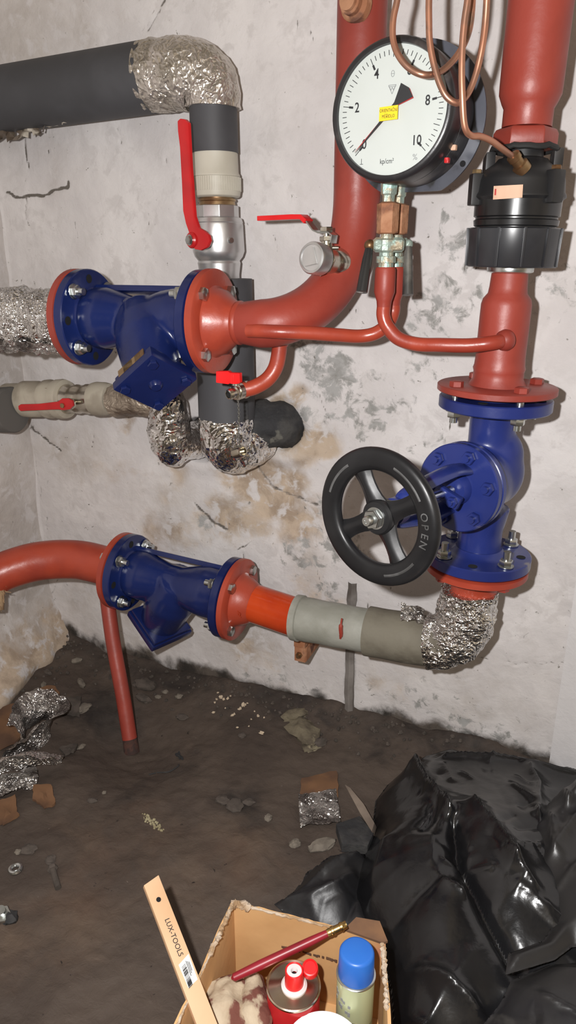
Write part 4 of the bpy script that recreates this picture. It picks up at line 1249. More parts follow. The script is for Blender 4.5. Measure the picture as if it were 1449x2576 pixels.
# silver ball valve with the long red lever
t = thing('ball_valve', 'large silver ball valve with a long red lever on the insulated pipe', 'valve', VP_(690))
m = MB()
m.lathe(VP_(488), -EZ, [(0, vr(84, 490)), (D_(488, 500), vr(84, 490)), (D_(488, 501), vr(94, 500)), (D_(488, 506), vr(96, 500)), (D_(488, 508), vr(90, 500)), (D_(488, 520), vr(94, 500))], 36)
lab(m.build('threaded_end', RUSTBR, t), 'tarnished thread')
MB().lathe(VP_(516), -EZ, [(0, vr(96, 520)), (.002, vr(108, 520)), (D_(516, 552), vr(108, 540))], 8, .2).build('hex_end', SILVER, t, bevel=.001)
m = MB(); m.lathe(VP_(546), -EZ, [(0, vr(104, 548)), (D_(546, 550), vr(120, 552)), (D_(546, 560), vr(126, 560)), (D_(546, 562), vr(124, 562)), (D_(546, 566), vr(126, 566)), (D_(546, 632), vr(130, 630)), (D_(546, 646), vr(120, 646)), (D_(546, 656), vr(104, 656)), (D_(546, 662), vr(108, 660)), (D_(546, 690), vr(100, 690)), (D_(546, 700), vr(100, 700))], 44)
body = m.build('body', SILVER, t, angle=25)
ld = V((-.42, -.9, 0)).normalized()
hub = U(487, 604, .185)
MB().cyl(V((VX, -VY, hub.z)), hub, .017).build('stem_boss', SILVER, t)
pz = U(595, 604, .135)
MB().lathe(V((VX, -VY, pz.z)), (pz - V((VX, -VY, pz.z))).normalized(), [(0, .01), (vr(128, 600) + .003, .006), (vr(128, 600) + .0045, .005)], 18).build('plug', STEEL, t)
ol = [(446, 304), (453, 298), (465, 300), (473, 309), (475, 345), (479, 420), (485, 500), (489, 545), (499, 573), (512, 580), (524, 592), (527, 606), (520, 622), (505, 630), (490, 627), (481, 616), (479, 600), (476, 588), (467, 562), (460, 530), (457, 460), (452, 370), (447, 330)]
lv = MB(); lv.prism([U(a, b, .192) for a, b in ol], -ld * .007)
lever = lab(lv.build('lever', REDM, t, bevel=.0022), 'long red lever')
MB().lathe(hub - ld * .004, ld, [(0, .0155), (.010, .0155), (.013, .013)], 24).build('lever_boss', REDM, lever)
m = MB(); m.lathe(hub + ld * .009, ld, [(0, .0105), (.0015, .0105)], 20); m.hexn(hub + ld * .010, ld, .0082, .005); lab(m.build('lever_nut', STEEL, lever), 'steel lever nut')

# insulated drop pipe and foil elbow going into the wall
WX = -.745; WYY = .095
def WP(py): return V((WX, -WYY, zrow(WX, WYY, py)))
t = thing('insulated_drop_pipe', 'grey foam sleeved drop pipe with a foil elbow, behind the drain cock', 'pipe', WP(1150))
m = MB(); m.lathe(WP(700), -EZ, [(0, vr(80, 700)), (.001, .061), ((WP(700) - WP(1050)).length, .0635), ((WP(700) - WP(1051)).length, .04)], 44)
slv = m.build('foam_sleeve', INS, t)
fj = WP(1030); wh = V((-.672, .03, zrow(-.672, 0, 1078)))
el = [WP(1046), WP(1075)] + bez(WP(1085), WP(1150), V((WX + .02, -.07, WP(1118).z)), V((WX + .035, -.02, WP(1110).z)), 18)
el = resample(el, .006)
m = MB(); m.tube(el, [.063 + .003 * noise.noise(p * 30) for p in el], 48, jit=crumple(.0048, 30, 12, .08))
m.build('foil_elbow', FOILS, t, flat=True)
st0 = U(660, 1068, .035); st1 = V((hx1 + .005, .035, hz1))
m = MB(); m.tube(resample([st0 + V((-.03, 0, 0)), U(690, 1068, .02), st1], .01), .056, 36, jit=lambda p, q_: .010 * noise.noise(p * 26) + .005 * noise.noise(p * 80))
lab(m.build('foam_stub', INSD, t), 'black foam stub in the wall')
m = MB(); ts = WP(995) + V((.056, -.01, 0))
m.box(WP(1022) + V((.050, -.022, 0)), (V((.85, .5, 0)), V((-.5, .85, 0)), EZ), (.012, .008, .020)); m.build('foam_collar', INSD, t, bevel=.002)

# ------------------------------------------------------------------ lower left pipe with red lever valve
LZ = None
def LP(px, dy=0, Y=.12):
    return U(px, 1004 + dy, Y)
t = thing('plastic_valve_pipe', 'dusty beige plastic pipe run with a small red lever and grey foam sleeve', 'pipe', LP(160) - EZ * .06)
i0 = U(-140, 1035, .16); i1 = U(34, 1031, .16)
dI = (i1 - i0).normalized()
MB().lathe(i0, dI, [(0, .05), ((i1 - i0).length - .004, .0565), ((i1 - i0).length, .054), ((i1 - i0).length + .0005, .02)], 40).build('foam_sleeve', INSB, t)
la_, lb_ = LP(20), LP(300)
ld_ = (lb_ - la_).normalized(); Ls = lambda px: (LP(px) - la_).length
def seg(name, rows, mat_, sides=36, **k):
    return MB().lathe(la_, ld_, [(Ls(px), rad(w, LP(px))) for px, w in rows], sides).build(name, mat_, t, **k)
seg('pipe', [(20, 78), (62, 80), (100, 82)], BEIGED)
seg('socket', [(62, 80), (64, 90), (100, 90), (104, 84), (132, 84)], BEIGED)
seg('union_ring', [(118, 84), (120, 96), (130, 98), (136, 92), (146, 92), (148, 98), (160, 100), (166, 96), (168, 80)], BEIGED)
seg('valve_body', [(150, 70), (152, 74), (172, 74), (182, 66), (190, 70), (198, 74), (204, 70), (216, 70), (222, 76), (238, 74), (242, 60)], NICKEL)
seg('hex_end', [(140, 80), (141, 92), (152, 92), (154, 80)], RUSTBR, 8)
seg('union_nut', [(237, 60), (238, 82), (246, 86), (266, 84), (280, 76), (282, 50)], BEIGED)
h = U(180, 1018, .175)
m = MB(); m.cyl(LP(180), h, .010); m.build('stem', NICKEL, t)
ol = [(50, 1020), (56, 1016), (100, 1015), (150, 1009), (160, 1001), (175, 1001), (186, 1007), (188, 1020), (180, 1029), (165, 1031), (150, 1029), (100, 1031), (56, 1033), (51, 1029)]
lv = MB().prism([U(a, b, .18) for a, b in ol], V((0, -.006, 0))).build('lever', REDM, t, bevel=.002)
MB().hexn(U(158, 1020, .187), -EY, .006, .004).build('lever_nut', RUSTBR, lv)

DUSTF = mat('dusty_brown_foil', (.34, .28, .22), (.16, .12, .09), rough=.5, metal=.5, scale=22, bump=.6, bscale=80, bdist=.005, vor=True)
# foil elbow beside it
t = thing('foil_elbow_pipe', 'foil wrapped elbow half hidden under the tilted strainer cover, going into the wall', 'pipe', U(430, 1160, .10))
p0 = U(285, 1010, .12); p1 = U(395, 1010, .11); p2 = U(425, 1050, .11); p3 = U(426, 1110, .105); p4 = U(470, 1112, .05); p5 = V((hx2 - .0, .03, hz2))
fq_ = resample(spline([p0, U(345, 1004, .12), U(400, 1003, .115)], 8), .006)
m = MB(); m.tube(fq_, [.036 + .006 * i / len(fq_) for i in range(len(fq_))], 36, jit=crumple(.003, 45, 25)); lab(m.build('foil_wrap', DUSTF, t, flat=True), 'dusty brown foil')
fp = resample(spline([U(392, 1003, .117), U(412, 1004, .115), U(424, 1035, .112), p3], 8), .006)
m = MB(); m.tube(fp, [.038 + .010 * min(1, i / len(fp) * 1.3) + .003 * noise.noise(p * 25) for i, p in enumerate(fp)], 40, jit=crumple(.0048, 30, 20, .08)); m.build('foil_wrap', FOILS, t, flat=True)
fp = resample(spline([U(428, 1085, .108), U(432, 1120, .098), U(458, 1117, .065), p5], 8), .006)
m = MB(); m.tube(fp, [.047 - .004 * (i / len(fp)) + .003 * noise.noise(p * 25) for i, p in enumerate(fp)], 40, jit=crumple(.0050, 30, 22, .08)); m.build('foil_wrap', FOILS, t, flat=True)

# ------------------------------------------------------------------ litter on the floor
def slab(pts, th, up=.002, warp=.004, f=30, sub=5):
    """thin ragged piece lying on the floor, outline in photo coordinates"""
    P = [onfloor(*p) for p in pts]
    c = sum(P, V((0, 0, 0))) / len(P)
    rings = []
    for r in (1.0, .66, .33):
        ring = []
        n = len(P)
        for i in range(n):
            for k in range(sub):
                q = P[i].lerp(P[(i + 1) % n], k / sub)
                q = c + (q - c) * r
                if r == 1.0: q = q + (q - c).normalized() * random.uniform(-.0025, .0025)
                z = floorz(q.x, q.y) + up + warp * (.6 + noise.noise(V((q.x * f, q.y * f, 1.3))))
                ring.append(V((q.x, q.y, z)))
        rings.append(ring)
    n = len(rings[0]); m = MB(); vs = []; fs = []
    top = rings[0] + rings[1] + rings[2] + [V((c.x, c.y, floorz(c.x, c.y) + up + warp))]
    bot = [v - V((0, 0, th)) for v in top]
    vs = top + bot; o = len(top)
    for a in (0, 1):
        for i in range(n):
            j = (i + 1) % n
            fs.append((a * n + i, a * n + j, (a + 1) * n + j, (a + 1) * n + i))
            fs.append((o + a * n + i, o + (a + 1) * n + i, o + (a + 1) * n + j, o + a * n + j))
    for i in range(n):
        j = (i + 1) % n
        fs.append((2 * n + i, 2 * n + j, 3 * n)); fs.append((o + 2 * n + j, o + 2 * n + i, o + 3 * n))
        fs.append((i, o + i, o + j, j))
    return m.add(vs, fs)
def rock(c, r, sc=(1, 1, .6), rough_=.35, f=1.0):
    m = MB(); m.ball(V((0, 0, 0)), 1, 14, 9)
    s = random.uniform(0, 99)
    vs = []
    for v in m.v:
        k = 1 + rough_ * noise.noise(v * 1.6 * f + V((s, s, s))) + rough_ * .5 * noise.noise(v * 3.7 + V((s, 2, s)))
        vs.append(V((v.x * sc[0], v.y * sc[1], v.z * sc[2])) * r * k)
    a = random.uniform(0, 6.28)
    m.v = [V(c) + V((v.x * cos(a) - v.y * sin(a), v.x * sin(a) + v.y * cos(a), v.z + r * sc[2] * .55)) for v in vs]
    return m

def single(mb, name, mat_, label, cat, group=None, flat=False, **k):
    return tag(mb.build(name, mat_, flat=flat, **k), label, cat, group)

single(slab([(758, 1960), (848, 1942), (852, 2010), (800, 2022), (752, 2014)], .003, .003, .004), 'cardboard_scrap', CARDR, 'brown square scrap lying under the flat foil sheet', 'scrap')
def sheet(pts, n, amp, f, name, mat_, label, up=.006, seed=0.0, cat='foil', tn=(26, 26), th=.0006):
    """crinkled sheet over four photo corners"""
    A, B, C, D_ = [onfloor(*p) for p in pts]
    vs = []; fs = []
    a, b = tn
    for i in range(a + 1):
        for j in range(b + 1):
            s = i / a; t_ = j / b
            q = A.lerp(B, s).lerp(D_.lerp(C, s), t_)
            q = q + V((0, 0, floorz(q.x, q.y) - q.z + up + amp * (abs(noise.noise(V((q.x * f, q.y * f * 1.9, seed)))) * 1.6 + .35 * noise.noise(V((q.x * f * 3, q.y * f * 4, seed + 3))))))
            vs.append(q)
    o = len(vs); vs += [v - V((0, 0, th)) for v in vs]
    w = b + 1
    for i in range(a):
        for j in range(b):
            k = i * w + j
            fs.append((k, k + w, k + w + 1, k + 1)); fs.append((o + k, o + k + 1, o + k + w + 1, o + k + w))
    edge = [(i * w, (i + 1) * w) for i in range(a)] + [(a * w + j, a * w + j + 1) for j in range(b)] + [((a - i) * w + b, (a - i - 1) * w + b) for i in range(a)] + [(b - j, b - j - 1) for j in range(b)]
    fs += [(p, q, o + q, o + p) for p, q in edge]
    return single(MB().add(vs, fs), name, mat_, label, cat, angle=60)
sheet([(750, 2008), (845, 1993), (858, 2082), (755, 2090)], 20, .007, 30, 'foil_sheet', FOILD, 'flat crinkled foil sheet on the floor left of the black bag', up=.009, seed=4)

# crumpled foil strips in the far corner heap
def ribbon(path, wid, name, mat_, label, seed, roll=0.5, nw=12):
    P = spline(path, 14); n = len(P); vs = []; fs = []
    for i, p in enumerate(P):
        tg = (P[min(i + 1, n - 1)] - P[max(i - 1, 0)]).normalized()
        side = tg.cross(EZ).normalized(); a = roll + .7 * noise.noise(V((i * .06, seed, 0)))
        sv = side * cos(a) + EZ * sin(a); nv = tg.cross(sv)
        for j in range(nw + 1):
            s = (j / nw - .5) * 2
            q = p + sv * (wid * s) + nv * (wid * .45 * (s * s)) 
            e = V((noise.noise(q * 38 + V((seed, 0, 0))), noise.noise(q * 38 + V((0, seed, 5))), noise.noise(q * 38 + V((3, 0, seed))))) * .007
            e += V((random.uniform(-1, 1), random.uniform(-1, 1), random.uniform(-1, 1))) * .0014
            q = q + e
            q.z = max(q.z, floorz(q.x, q.y) + .002)
            vs.append(q)
    w = nw + 1
    for i in range(n - 1):
        for j in range(nw):
            k = i * w + j; fs.append((k, k + 1, k + w + 1, k + w))
    return single(MB().add(vs, fs), name, mat_, label, 'foil', flat=True)
ribbon([onfloor(10, 1925, .03), onfloor(60, 1895, .035), onfloor(110, 1870, .04), onfloor(140, 1840, .05), onfloor(110, 1825, .06), onfloor(70, 1850, .055), onfloor(60, 1890, .05)], .040, 'foil_strip', FOILD, 'curled foil strip standing up in the corner heap, beside the red prop', 2.0, 1.15)
ribbon([onfloor(-60, 1990, .03), onfloor(0, 1955, .045), onfloor(60, 1945, .05), onfloor(120, 1935, .045), onfloor(160, 1930, .03)], .046, 'foil_strip', FOIL, 'shiny folded foil strip in front of the curled one, at the left edge', 7.0, .95)
ribbon([onfloor(-50, 2010, .02), onfloor(0, 1990, .025), onfloor(40, 1975, .03), onfloor(95, 1960, .02)], .040, 'foil_strip', FOILD, 'low crushed foil strip nearest the viewer at the left edge', 11.0, .25)

# brown scraps and rubble round the heap
for pts, mat_, lb_, nm in [
    ([(90, 1745), (140, 1732), (156, 1770), (150, 1800), (110, 1775)], CARDR, 'brown cardboard scrap behind the curled foil strip', 'cardboard_scrap'),
    ([(0, 1790), (45, 1785), (60, 1850), (40, 1880), (0, 1895)], CARDR, 'brown cardboard scrap left of the curled foil strip', 'cardboard_scrap'),
    ([(150, 1770), (205, 1760), (200, 1805), (160, 1805)], STONE, 'reddish brown scrap between the foil heap and the prop', 'rubble_piece'),
    ([(86, 1990), (130, 1985), (142, 2025), (112, 2042), (84, 2020)], CARDR, 'brown cardboard scrap just below the shiny foil strip', 'cardboard_scrap'),
    ([(0, 2030), (40, 2012), (48, 2055), (10, 2085), (0, 2085)], CARDR, 'brown cardboard scrap under the low foil strip at the left edge', 'cardboard_scrap'),
    ([(150, 1885), (195, 1880), (190, 1900), (165, 1906)], STONE, 'grey flat flake right of the foil heap', 'rubble_piece')]:
    single(slab(pts, .006, .006, .010, 24), nm, mat_, lb_, 'scrap')
for (px, py, r, sc, mat_, lb_) in [
    (205, 1785, .020, (1.4, .8, .4), STONEL, 'pale oval stone between the foil heap and the prop'),
    (204, 1720, .016, (1.7, .5, .5), STONEL, 'pale splinter of plaster left of the prop'),
    (110, 1725, .012, (.6, 1.2, .5), STONEL, 'small upright pale chip near the corner skirt'),
    (193, 1665, .014, (1.2, .7, .6), STONEL, 'pale olive chip under the corner of the walls'),
    (120, 1693, .012, (1.3, .7, .5), STONE, 'thin pale chip on the corner skirt rubble'),
    (205, 1880, .010, (.7, 1.3, .5), STONEL, 'tan chip just right of the foil heap'),
    (365, 1725, .028, (1.2, .8, .5), STONE, 'dark flat stone right of the prop top'),
    (360, 1760, .020, (1.3, .7, .5), STONE, 'dark stone right of the prop, lower one'),
    (458, 1805, .014, (.8, 1.2, .4), STONE, 'half-moon brown flake in the middle of the floor'),
    (398, 1755, .010, (1, .8, .5), STONEL, 'left one of three grey chips below the strainer'),
    (416, 1742, .009, (1, .8, .6), STONEL, 'middle one of three grey chips below the strainer'),
    (450, 1754, .011, (1, .8, .6), STONEL, 'right one of three grey chips below the strainer'),
    (340, 1725, .010, (1, .8, .6), STONE, 'small dark chip close beside the prop'),
    (609, 1852, .010, (1, .9, .6), STONE, 'round pebble left of the mud clump'),
    (675, 2060, .009, (1, .9, .7), STONEL, 'tan pebble between floor centre and foil sheet'),
    (742, 2126, .012, (1, .9, .7), STONEL, 'tan pebble below the foil sheet'),
    (810, 2128, .024, (1.3, .7, .3), STONEL, 'flat grey plaster flake beside the small black bag'),
    (45, 2145, .007, (1, 1, .7), STONEL, 'white pebble near the left edge'),
    (72, 2140, .014, (.9, 1.2, .5), STONE, 'brown clod beside the white pebble'),
    (128, 2165, .011, (1, 1, .5), STONE, 'grey pebble above the dark bolt'),
    (232, 2015, .010, (.7, 1.2, .5), STONE, 'small stone in the empty left floor'),
    (805, 1872, .016, (.8, 1.2, .7), STONE, 'dark stone right of the mud clump'),
    (262, 1995, .005, (1, 1, .6), STONEL, 'tiny pale pebble in the empty left floor'),
    (590, 2030, .018, (1.2, 1, .4), STONE, 'dark clod in the middle of the floor'),
    (560, 2015, .013, (1.2, 1, .4), STONE, 'dark clod beside the larger one, floor middle'),
    (625, 2020, .013, (.8, 1, .5), STONE, 'dark clod right of the larger one, floor middle')]:
    p = onfloor(px, py)
    single(rock(p - EZ * r * sc[2] * .15, r, sc), 'rubble_piece' if r > .0101 else 'pebble', mat_, lb_, 'stone', flat=False, angle=25)
# mud clump
mp = onfloor(770, 1850)
m = rock(onfloor(765, 1840) - EZ * .004, .036, (1.0, 1.5, .4), .5); m2 = rock(onfloor(745, 1800) - EZ * .004, .030, (1.2, .8, .4), .5); m3 = rock(onfloor(782, 1880) - EZ * .004, .022, (.8, 1.2, .4), .5)
m.add(m2.v, m2.f); m.add(m3.v, m3.f)
single(m, 'mud_clump', MUD, 'long olive clump of dried mud beside the strip on the wall foot', 'mud')
# plaster crumbs: one shape, placed one by one
cr = rock(V((0, 0, 0)), .0055, (1, .8, .6), .6).build('plaster_crumb', PLASTER, loc=V((0, 0, 0)), flat=True)
GR = 'plaster crumbs under the orange neck'
spots = [(555, 1755, 1.2), (562, 1760, .9), (545, 1760, .7), (540, 1768, .6), (574, 1758, .9), (580, 1752, .6), (612, 1775, 1.5), (605, 1783, .9), (600, 1785, .6), (622, 1770, .6), (585, 1800, .9), (590, 1796, .6), (537, 1793, .8), (650, 1801, .8), (632, 1810, .5),
         (658, 1846, 1.3), (664, 1805, .5), (597, 1831, .7), (626, 1827, .45), (548, 1743, .6), (567, 1782, .5), (640, 1790, .5)]
for i, (px, py, s) in enumerate(spots):
    o = cr if i == 0 else cr.copy()
    if i: COL.objects.link(o)
    p = onfloor(px, py); o.location = p - EZ * .0005; o.scale = (s, s, s); o.rotation_euler = (random.uniform(0, 1), random.uniform(0, 1), random.uniform(0, 6))
    tag(o, 'pale yellowish plaster crumb among others on the dark floor below the orange neck', 'crumb', GR)
SAWD = mat('pale_chips', (.36, .32, .20), (.28, .24, .14), rough=.9, scale=60)
m = MB()
for k in range(80):
    s = random.random(); p = onfloor(365 + 40 * s + random.uniform(-9, 9), 2055 + 32 * s + random.uniform(-8, 8)); r = random.uniform(.0012, .003)
    q = rock(p, r, (1, .9, .7), .4); 
    b = MB(); b.ball(p + EZ * r * .4, r, 6, 4); m.add(b.v, b.f)
o = single(m, 'wood_chips', SAWD, 'little streak of pale yellow chips in the middle of the floor', 'chips'); o['kind'] = 'stuff'
# nuts and a bolt lying about
p = onfloor(40, 2192); t = m = MB(); m.tube([p + V((cos(a * pi / 10) * .010, sin(a * pi / 10) * .010, .006)) for a in range(21)], .0042, 8)
single(m, 'steel_nut', STEEL, 'small ring nut on the floor near the left edge', 'nut')
p = onfloor(8, 2308); m = MB(); m.hexn(p + V((0, 0, .002)), V((.2, -.3, 1)), .016, .012); m.cyl(p + V((0, 0, .012)), p + V((.004, -.006, .026)), .008)
single(m, 'steel_bolt_head', STEEL, 'bright hex bolt head at the left edge of the floor', 'bolt')
p = onfloor(28, 2315); single(rock(p, .014, (1, 1, .8)), 'rubble_piece', INSD, 'dark lump beside the bright bolt head', 'stone')
a, b = onfloor(134, 2195), onfloor(147, 2240); m = MB(); d = (b - a).normalized(); m.hexn(a + EZ * .006, -d, .010, .008); m.cyl(a + EZ * .006, b + EZ * .006, .0058)
single(m, 'old_bolt', STONE, 'dirty old bolt lying on the empty left floor', 'bolt')
# dried twigs
for pts, lb_ in [([(395, 1945), (425, 1943), (447, 1930), (450, 1925)], 'thin curved twig on the floor right of the prop foot'), ([(375, 1950), (392, 1946)], 'tiny straight twig right of the prop foot')]:
    q = spline([onfloor(*p) + EZ * .002 for p in pts], 6)
    single(MB().tube(q, .0016, 6), 'twig', INSD, lb_, 'twig')
p = onfloor(452, 1905); single(slab([(440, 1905), (452, 1895), (462, 1915), (450, 1912)], .002, .003, .006), 'dead_leaf', INSD, 'small dark leaf scrap right of the prop foot', 'leaf')
# rubble piled along the wall foot: too small to count
m = MB()
for k in range(300):
    x = random.uniform(-1.38, -.25) if random.random() < .8 else random.uniform(-.25, .0); y = -abs(random.gauss(0, .05)) - .012
    if random.random() < .25: x = XL + .05 + abs(random.gauss(0, .08)); y = random.uniform(-.5, -.02)
    r = random.uniform(.002, .006)
    b = MB(); b.ball(V((0, 0, 0)), r, 6, 4)
    s = random.uniform(0, 50)
    m.add([V((x, y, floorz(x, y) + r * .3)) + v * (1 + .5 * noise.noise(v * 200 + V((s, s, s)))) for v in b.v], b.f)
o = single(m, 'wall_foot_grit', STONE, 'dark grit and small rubble along the foot of the wall', 'grit', flat=True); o['kind'] = 'stuff'

# grey slat leaning out from under the bag
a, b = F(872, 1978, .03), F(940, 2085, .05)
m = MB(); d = (b - a).normalized(); sd = d.cross(EZ).normalized()
poly = [F(866, 1972, .035), F(882, 1982, .035), F(915, 2022, .035), F(942, 2070, .035), F(935, 2092, .035), F(905, 2045, .035)]
single(m.prism(poly, V((.004, .006, -.016))), 'wood_offcut', WOODO, 'weathered wooden offcut poking out from under the black bag', 'wood', bevel=.002)
poly = [F(845, 2072, .03), F(905, 2052, .03), F(940, 2095, .03), F(925, 2128, .03), F(860, 2122, .03)]
single(MB().prism(poly, V((0, 0, -.022))), 'dark_board', INSD, 'dark board under the end of the weathered slat', 'board', bevel=.002)

# ------------------------------------------------------------------ black bin liners
def segs(px_list, z):
    return [F(px, py, z) for px, py in px_list]
def inpoly(X, Y, poly):
    r = np.zeros(X.shape, bool); n = len(poly); j = n - 1
    for i in range(n):
        xi, yi = poly[i][0], poly[i][1]; xj, yj = poly[j][0], poly[j][1]
        c = ((yi > Y) != (yj > Y)) & (X < (xj - xi) * (Y - yi) / (yj - yi + 1e-12) + xi)
        r ^= c; j = i
    return r
def pdist(X, Y, poly, closed=True):
    d = np.full(X.shape, 9.0); n = len(poly)
    for i in range(n if closed else n - 1):
        d = np.minimum(d, segdist(X, Y, poly[i][:2], poly[(i + 1) % n][:2]))
    return d
def liner(name, mat_, label, outline, zout, Hh, edge, ridges, humps, step=.0038, seed=0, base=None, wr=.005, lift=0.0, creases=26):
    P = segs(outline, zout)
    xs = [p.x for p in P]; ys = [p.y for p in P]
    X, Y = np.meshgrid(np.arange(min(xs) - .01, max(xs) + .01, step), np.arange(min(ys) - .01, max(ys) + .01, step))
    wx = X + (fbm(X * 9 + seed, Y * 9) - .5) * .03; wy = Y + (fbm(X * 9, Y * 9 + seed) - .5) * .03
    ins = inpoly(X, Y, P)
    dd = pdist(X, Y, P)
    # vertices just outside slide onto the outline so the hem is a clean line
    near = (~ins) & (dd < step * 1.6)
    bx = X.copy(); by = Y.copy(); bd = np.full(X.shape, 9.0); n_ = len(P)
    for i in range(n_):
        (ax, ay), (cx, cy) = P[i][:2], P[(i + 1) % n_][:2]
        ex, ey = cx - ax, cy - ay
        t = np.clip(((X - ax) * ex + (Y - ay) * ey) / (ex * ex + ey * ey + 1e-12), 0, 1)
        qx = ax + t * ex; qy = ay + t * ey; d = np.hypot(X - qx, Y - qy)
        m_ = d < bd; bd = np.where(m_, d, bd); bx = np.where(m_, qx, bx); by = np.where(m_, qy, by)
    X = np.where(near, bx, X); Y = np.where(near, by, Y); dd = np.where(ins, dd, 0.0); ins = ins | near
    Z = Hh * (1 - np.exp(-dd / edge))
    for (px, py, r, k) in humps:
        c = F(px, py, Hh); Z += k * np.exp(-((wx - c.x) ** 2 + (wy - c.y) ** 2) / r ** 2) * (1 - np.exp(-dd / edge))
    for (pts, k, w) in ridges:
        q = [F(a, b, Hh) for a, b in pts]
        d = np.full(X.shape, 9.0); kk = np.ones_like(X)
        for i in range(len(q) - 1):
            d = np.minimum(d, segdist(wx * .6 + X * .4, wy * .6 + Y * .4, q[i][:2], q[i + 1][:2]))
        Z += k * np.exp(-d / w) * np.minimum(1, dd / .05)
    # long soft pleats plus fine crinkles
    Z += wr * 1.5 * (np.abs(fbm(wx * 5 + seed, wy * 8, 2) - .5) * 2) * np.minimum(1, dd / .08)
    Z += wr * .5 * (np.abs(fbm(X * 20 + Y * 9 + seed, Y * 13 - X * 6, 2) - .5) * 2) * np.minimum(1, dd / .05)
    rg = random.Random(int(seed * 10))
    for _ in range(creases):
        i0 = rg.randrange(X.shape[0]); j0 = rg.randrange(X.shape[1])
        if dd[i0, j0] < .03: continue
        a = rg.uniform(0, 3.14); l = rg.uniform(.02, .075); x0, y0 = X[i0, j0], Y[i0, j0]
        d = segdist(wx * .5 + X * .5, wy * .5 + Y * .5, (x0, y0), (x0 + cos(a) * l, y0 + sin(a) * l))
        Z += rg.choice((1, 1, -.7)) * rg.uniform(.003, .009) * np.exp(-d / rg.uniform(.004, .009)) * np.minimum(1, dd / .05)
    Z = np.maximum(Z, .003) + lift
    if base is not None: Z = Z + base(X, Y)
    ob = gridobj(name, np.stack([X, Y, Z], -1), {}, mat_, ins)
    # origin at the lowest point on the ground
    s = ob.modifiers.new('thickness', 'SOLIDIFY'); s.thickness = .0012; s.offset = -1
    return tag(ob, label, 'plastic bag')
liner('bin_liner', BAG, 'large crumpled black bin liner against the wall foot behind the cardboard box',
      [(1030, 1912), (1120, 1885), (1250, 1905), (1449, 1938), (1600, 1960), (1620, 2300), (1600, 2700), (1000, 2700), (985, 2480), (955, 2370), (905, 2300), (888, 2240), (905, 2160), (935, 2085), (945, 2000), (975, 1960)], .02, .085, .045,
      [([(1035, 1925), (1075, 2010), (1135, 2105)], .050, .018), ([(1188, 2090), (1230, 2160), (1290, 2250)], .040, .022), ([(1140, 2110), (1150, 2210), (1215, 2330), (1290, 2430)], -.045, .016),
       ([(955, 2110), (930, 2190), (935, 2280)], .022, .016), ([(1120, 1900), (1300, 1915), (1449, 1950)], .020, .012), ([(1330, 1935), (1355, 1990), (1345, 2100)], .018, .014), ([(1010, 2410), (1120, 2480), (1260, 2576)], .022, .012),
       ([(985, 2430), (1040, 2530), (1100, 2600)], .018, .008), ([(1110, 2270), (1160, 2300)], .018, .012), ([(1260, 2230), (1330, 2300)], .018, .014), ([(1000, 2290), (1120, 2250)], -.012, .02), ([(1100, 2060), (1090, 2100), (1065, 2120)], -.02, .012),
       ([(930, 2310), (970, 2370), (1010, 2400)], .02, .012), ([(1290, 2000), (1330, 2040)], .012, .012)],
      [(1050, 2150, .14, .035), (1250, 2050, .12, .02), (1080, 2350, .13, .03), (1350, 2230, .16, .05)], seed=3.3, creases=80)
liner('bin_liner', BAGG, 'glossy black bin liner heaped at the right edge, its torn hem turned up',
      [(1395, 1985), (1449, 1950), (1640, 1960), (1640, 2420), (1449, 2352), (1400, 2388), (1275, 2425), (1282, 2372), (1370, 2340), (1395, 2300), (1380, 2240), (1345, 2160), (1330, 2060)], .14, .04, .03,
      [([(1395, 1995), (1385, 2060), (1400, 2160)], .035, .010), ([(1400, 2020), (1425, 2090), (1420, 2150)], .026, .010), ([(1449, 1985), (1400, 2010)], .03, .008), ([(1340, 2110), (1360, 2170), (1375, 2260)], .03, .012),
       ([(1282, 2380), (1380, 2345), (1449, 2300)], .012, .008), ([(1360, 2280), (1420, 2200), (1449, 2180)], .02, .015)],
      [(1430, 2120, .06, .03)], seed=8.1, base=None, lift=.115, wr=.005)
liner('bin_liner', BAGG, 'small crumpled black bin liner between the cardboard box and the big liner',
      [(690, 2262), (740, 2230), (775, 2180), (830, 2142), (905, 2128), (940, 2160), (925, 2240), (950, 2330), (965, 2390), (900, 2345), (800, 2330), (720, 2290)], .015, .032, .03,
      [([(700, 2262), (790, 2215), (850, 2165), (900, 2140)], .028, .010), ([(770, 2262), (840, 2240), (890, 2200)], .022, .014), ([(860, 2320), (900, 2240), (905, 2180)], -.02, .012), ([(780, 2270), (800, 2300)], .015, .01)],
      [(860, 2240, .05, .012)], seed=12.7)
# big sheet of the same liner in front of the box, over the lower right corner
liner('bin_liner', BAGG, 'slack black bin liner in the lower right corner, under the turned up hem',
      [(1290, 2440), (1400, 2395), (1640, 2380), (1640, 2760), (1180, 2760), (1210, 2560), (1260, 2500)], .12, .03, .03,
      [([(1300, 2450), (1350, 2520), (1449, 2560)], .02, .02)], [], seed=15.1, lift=.095)

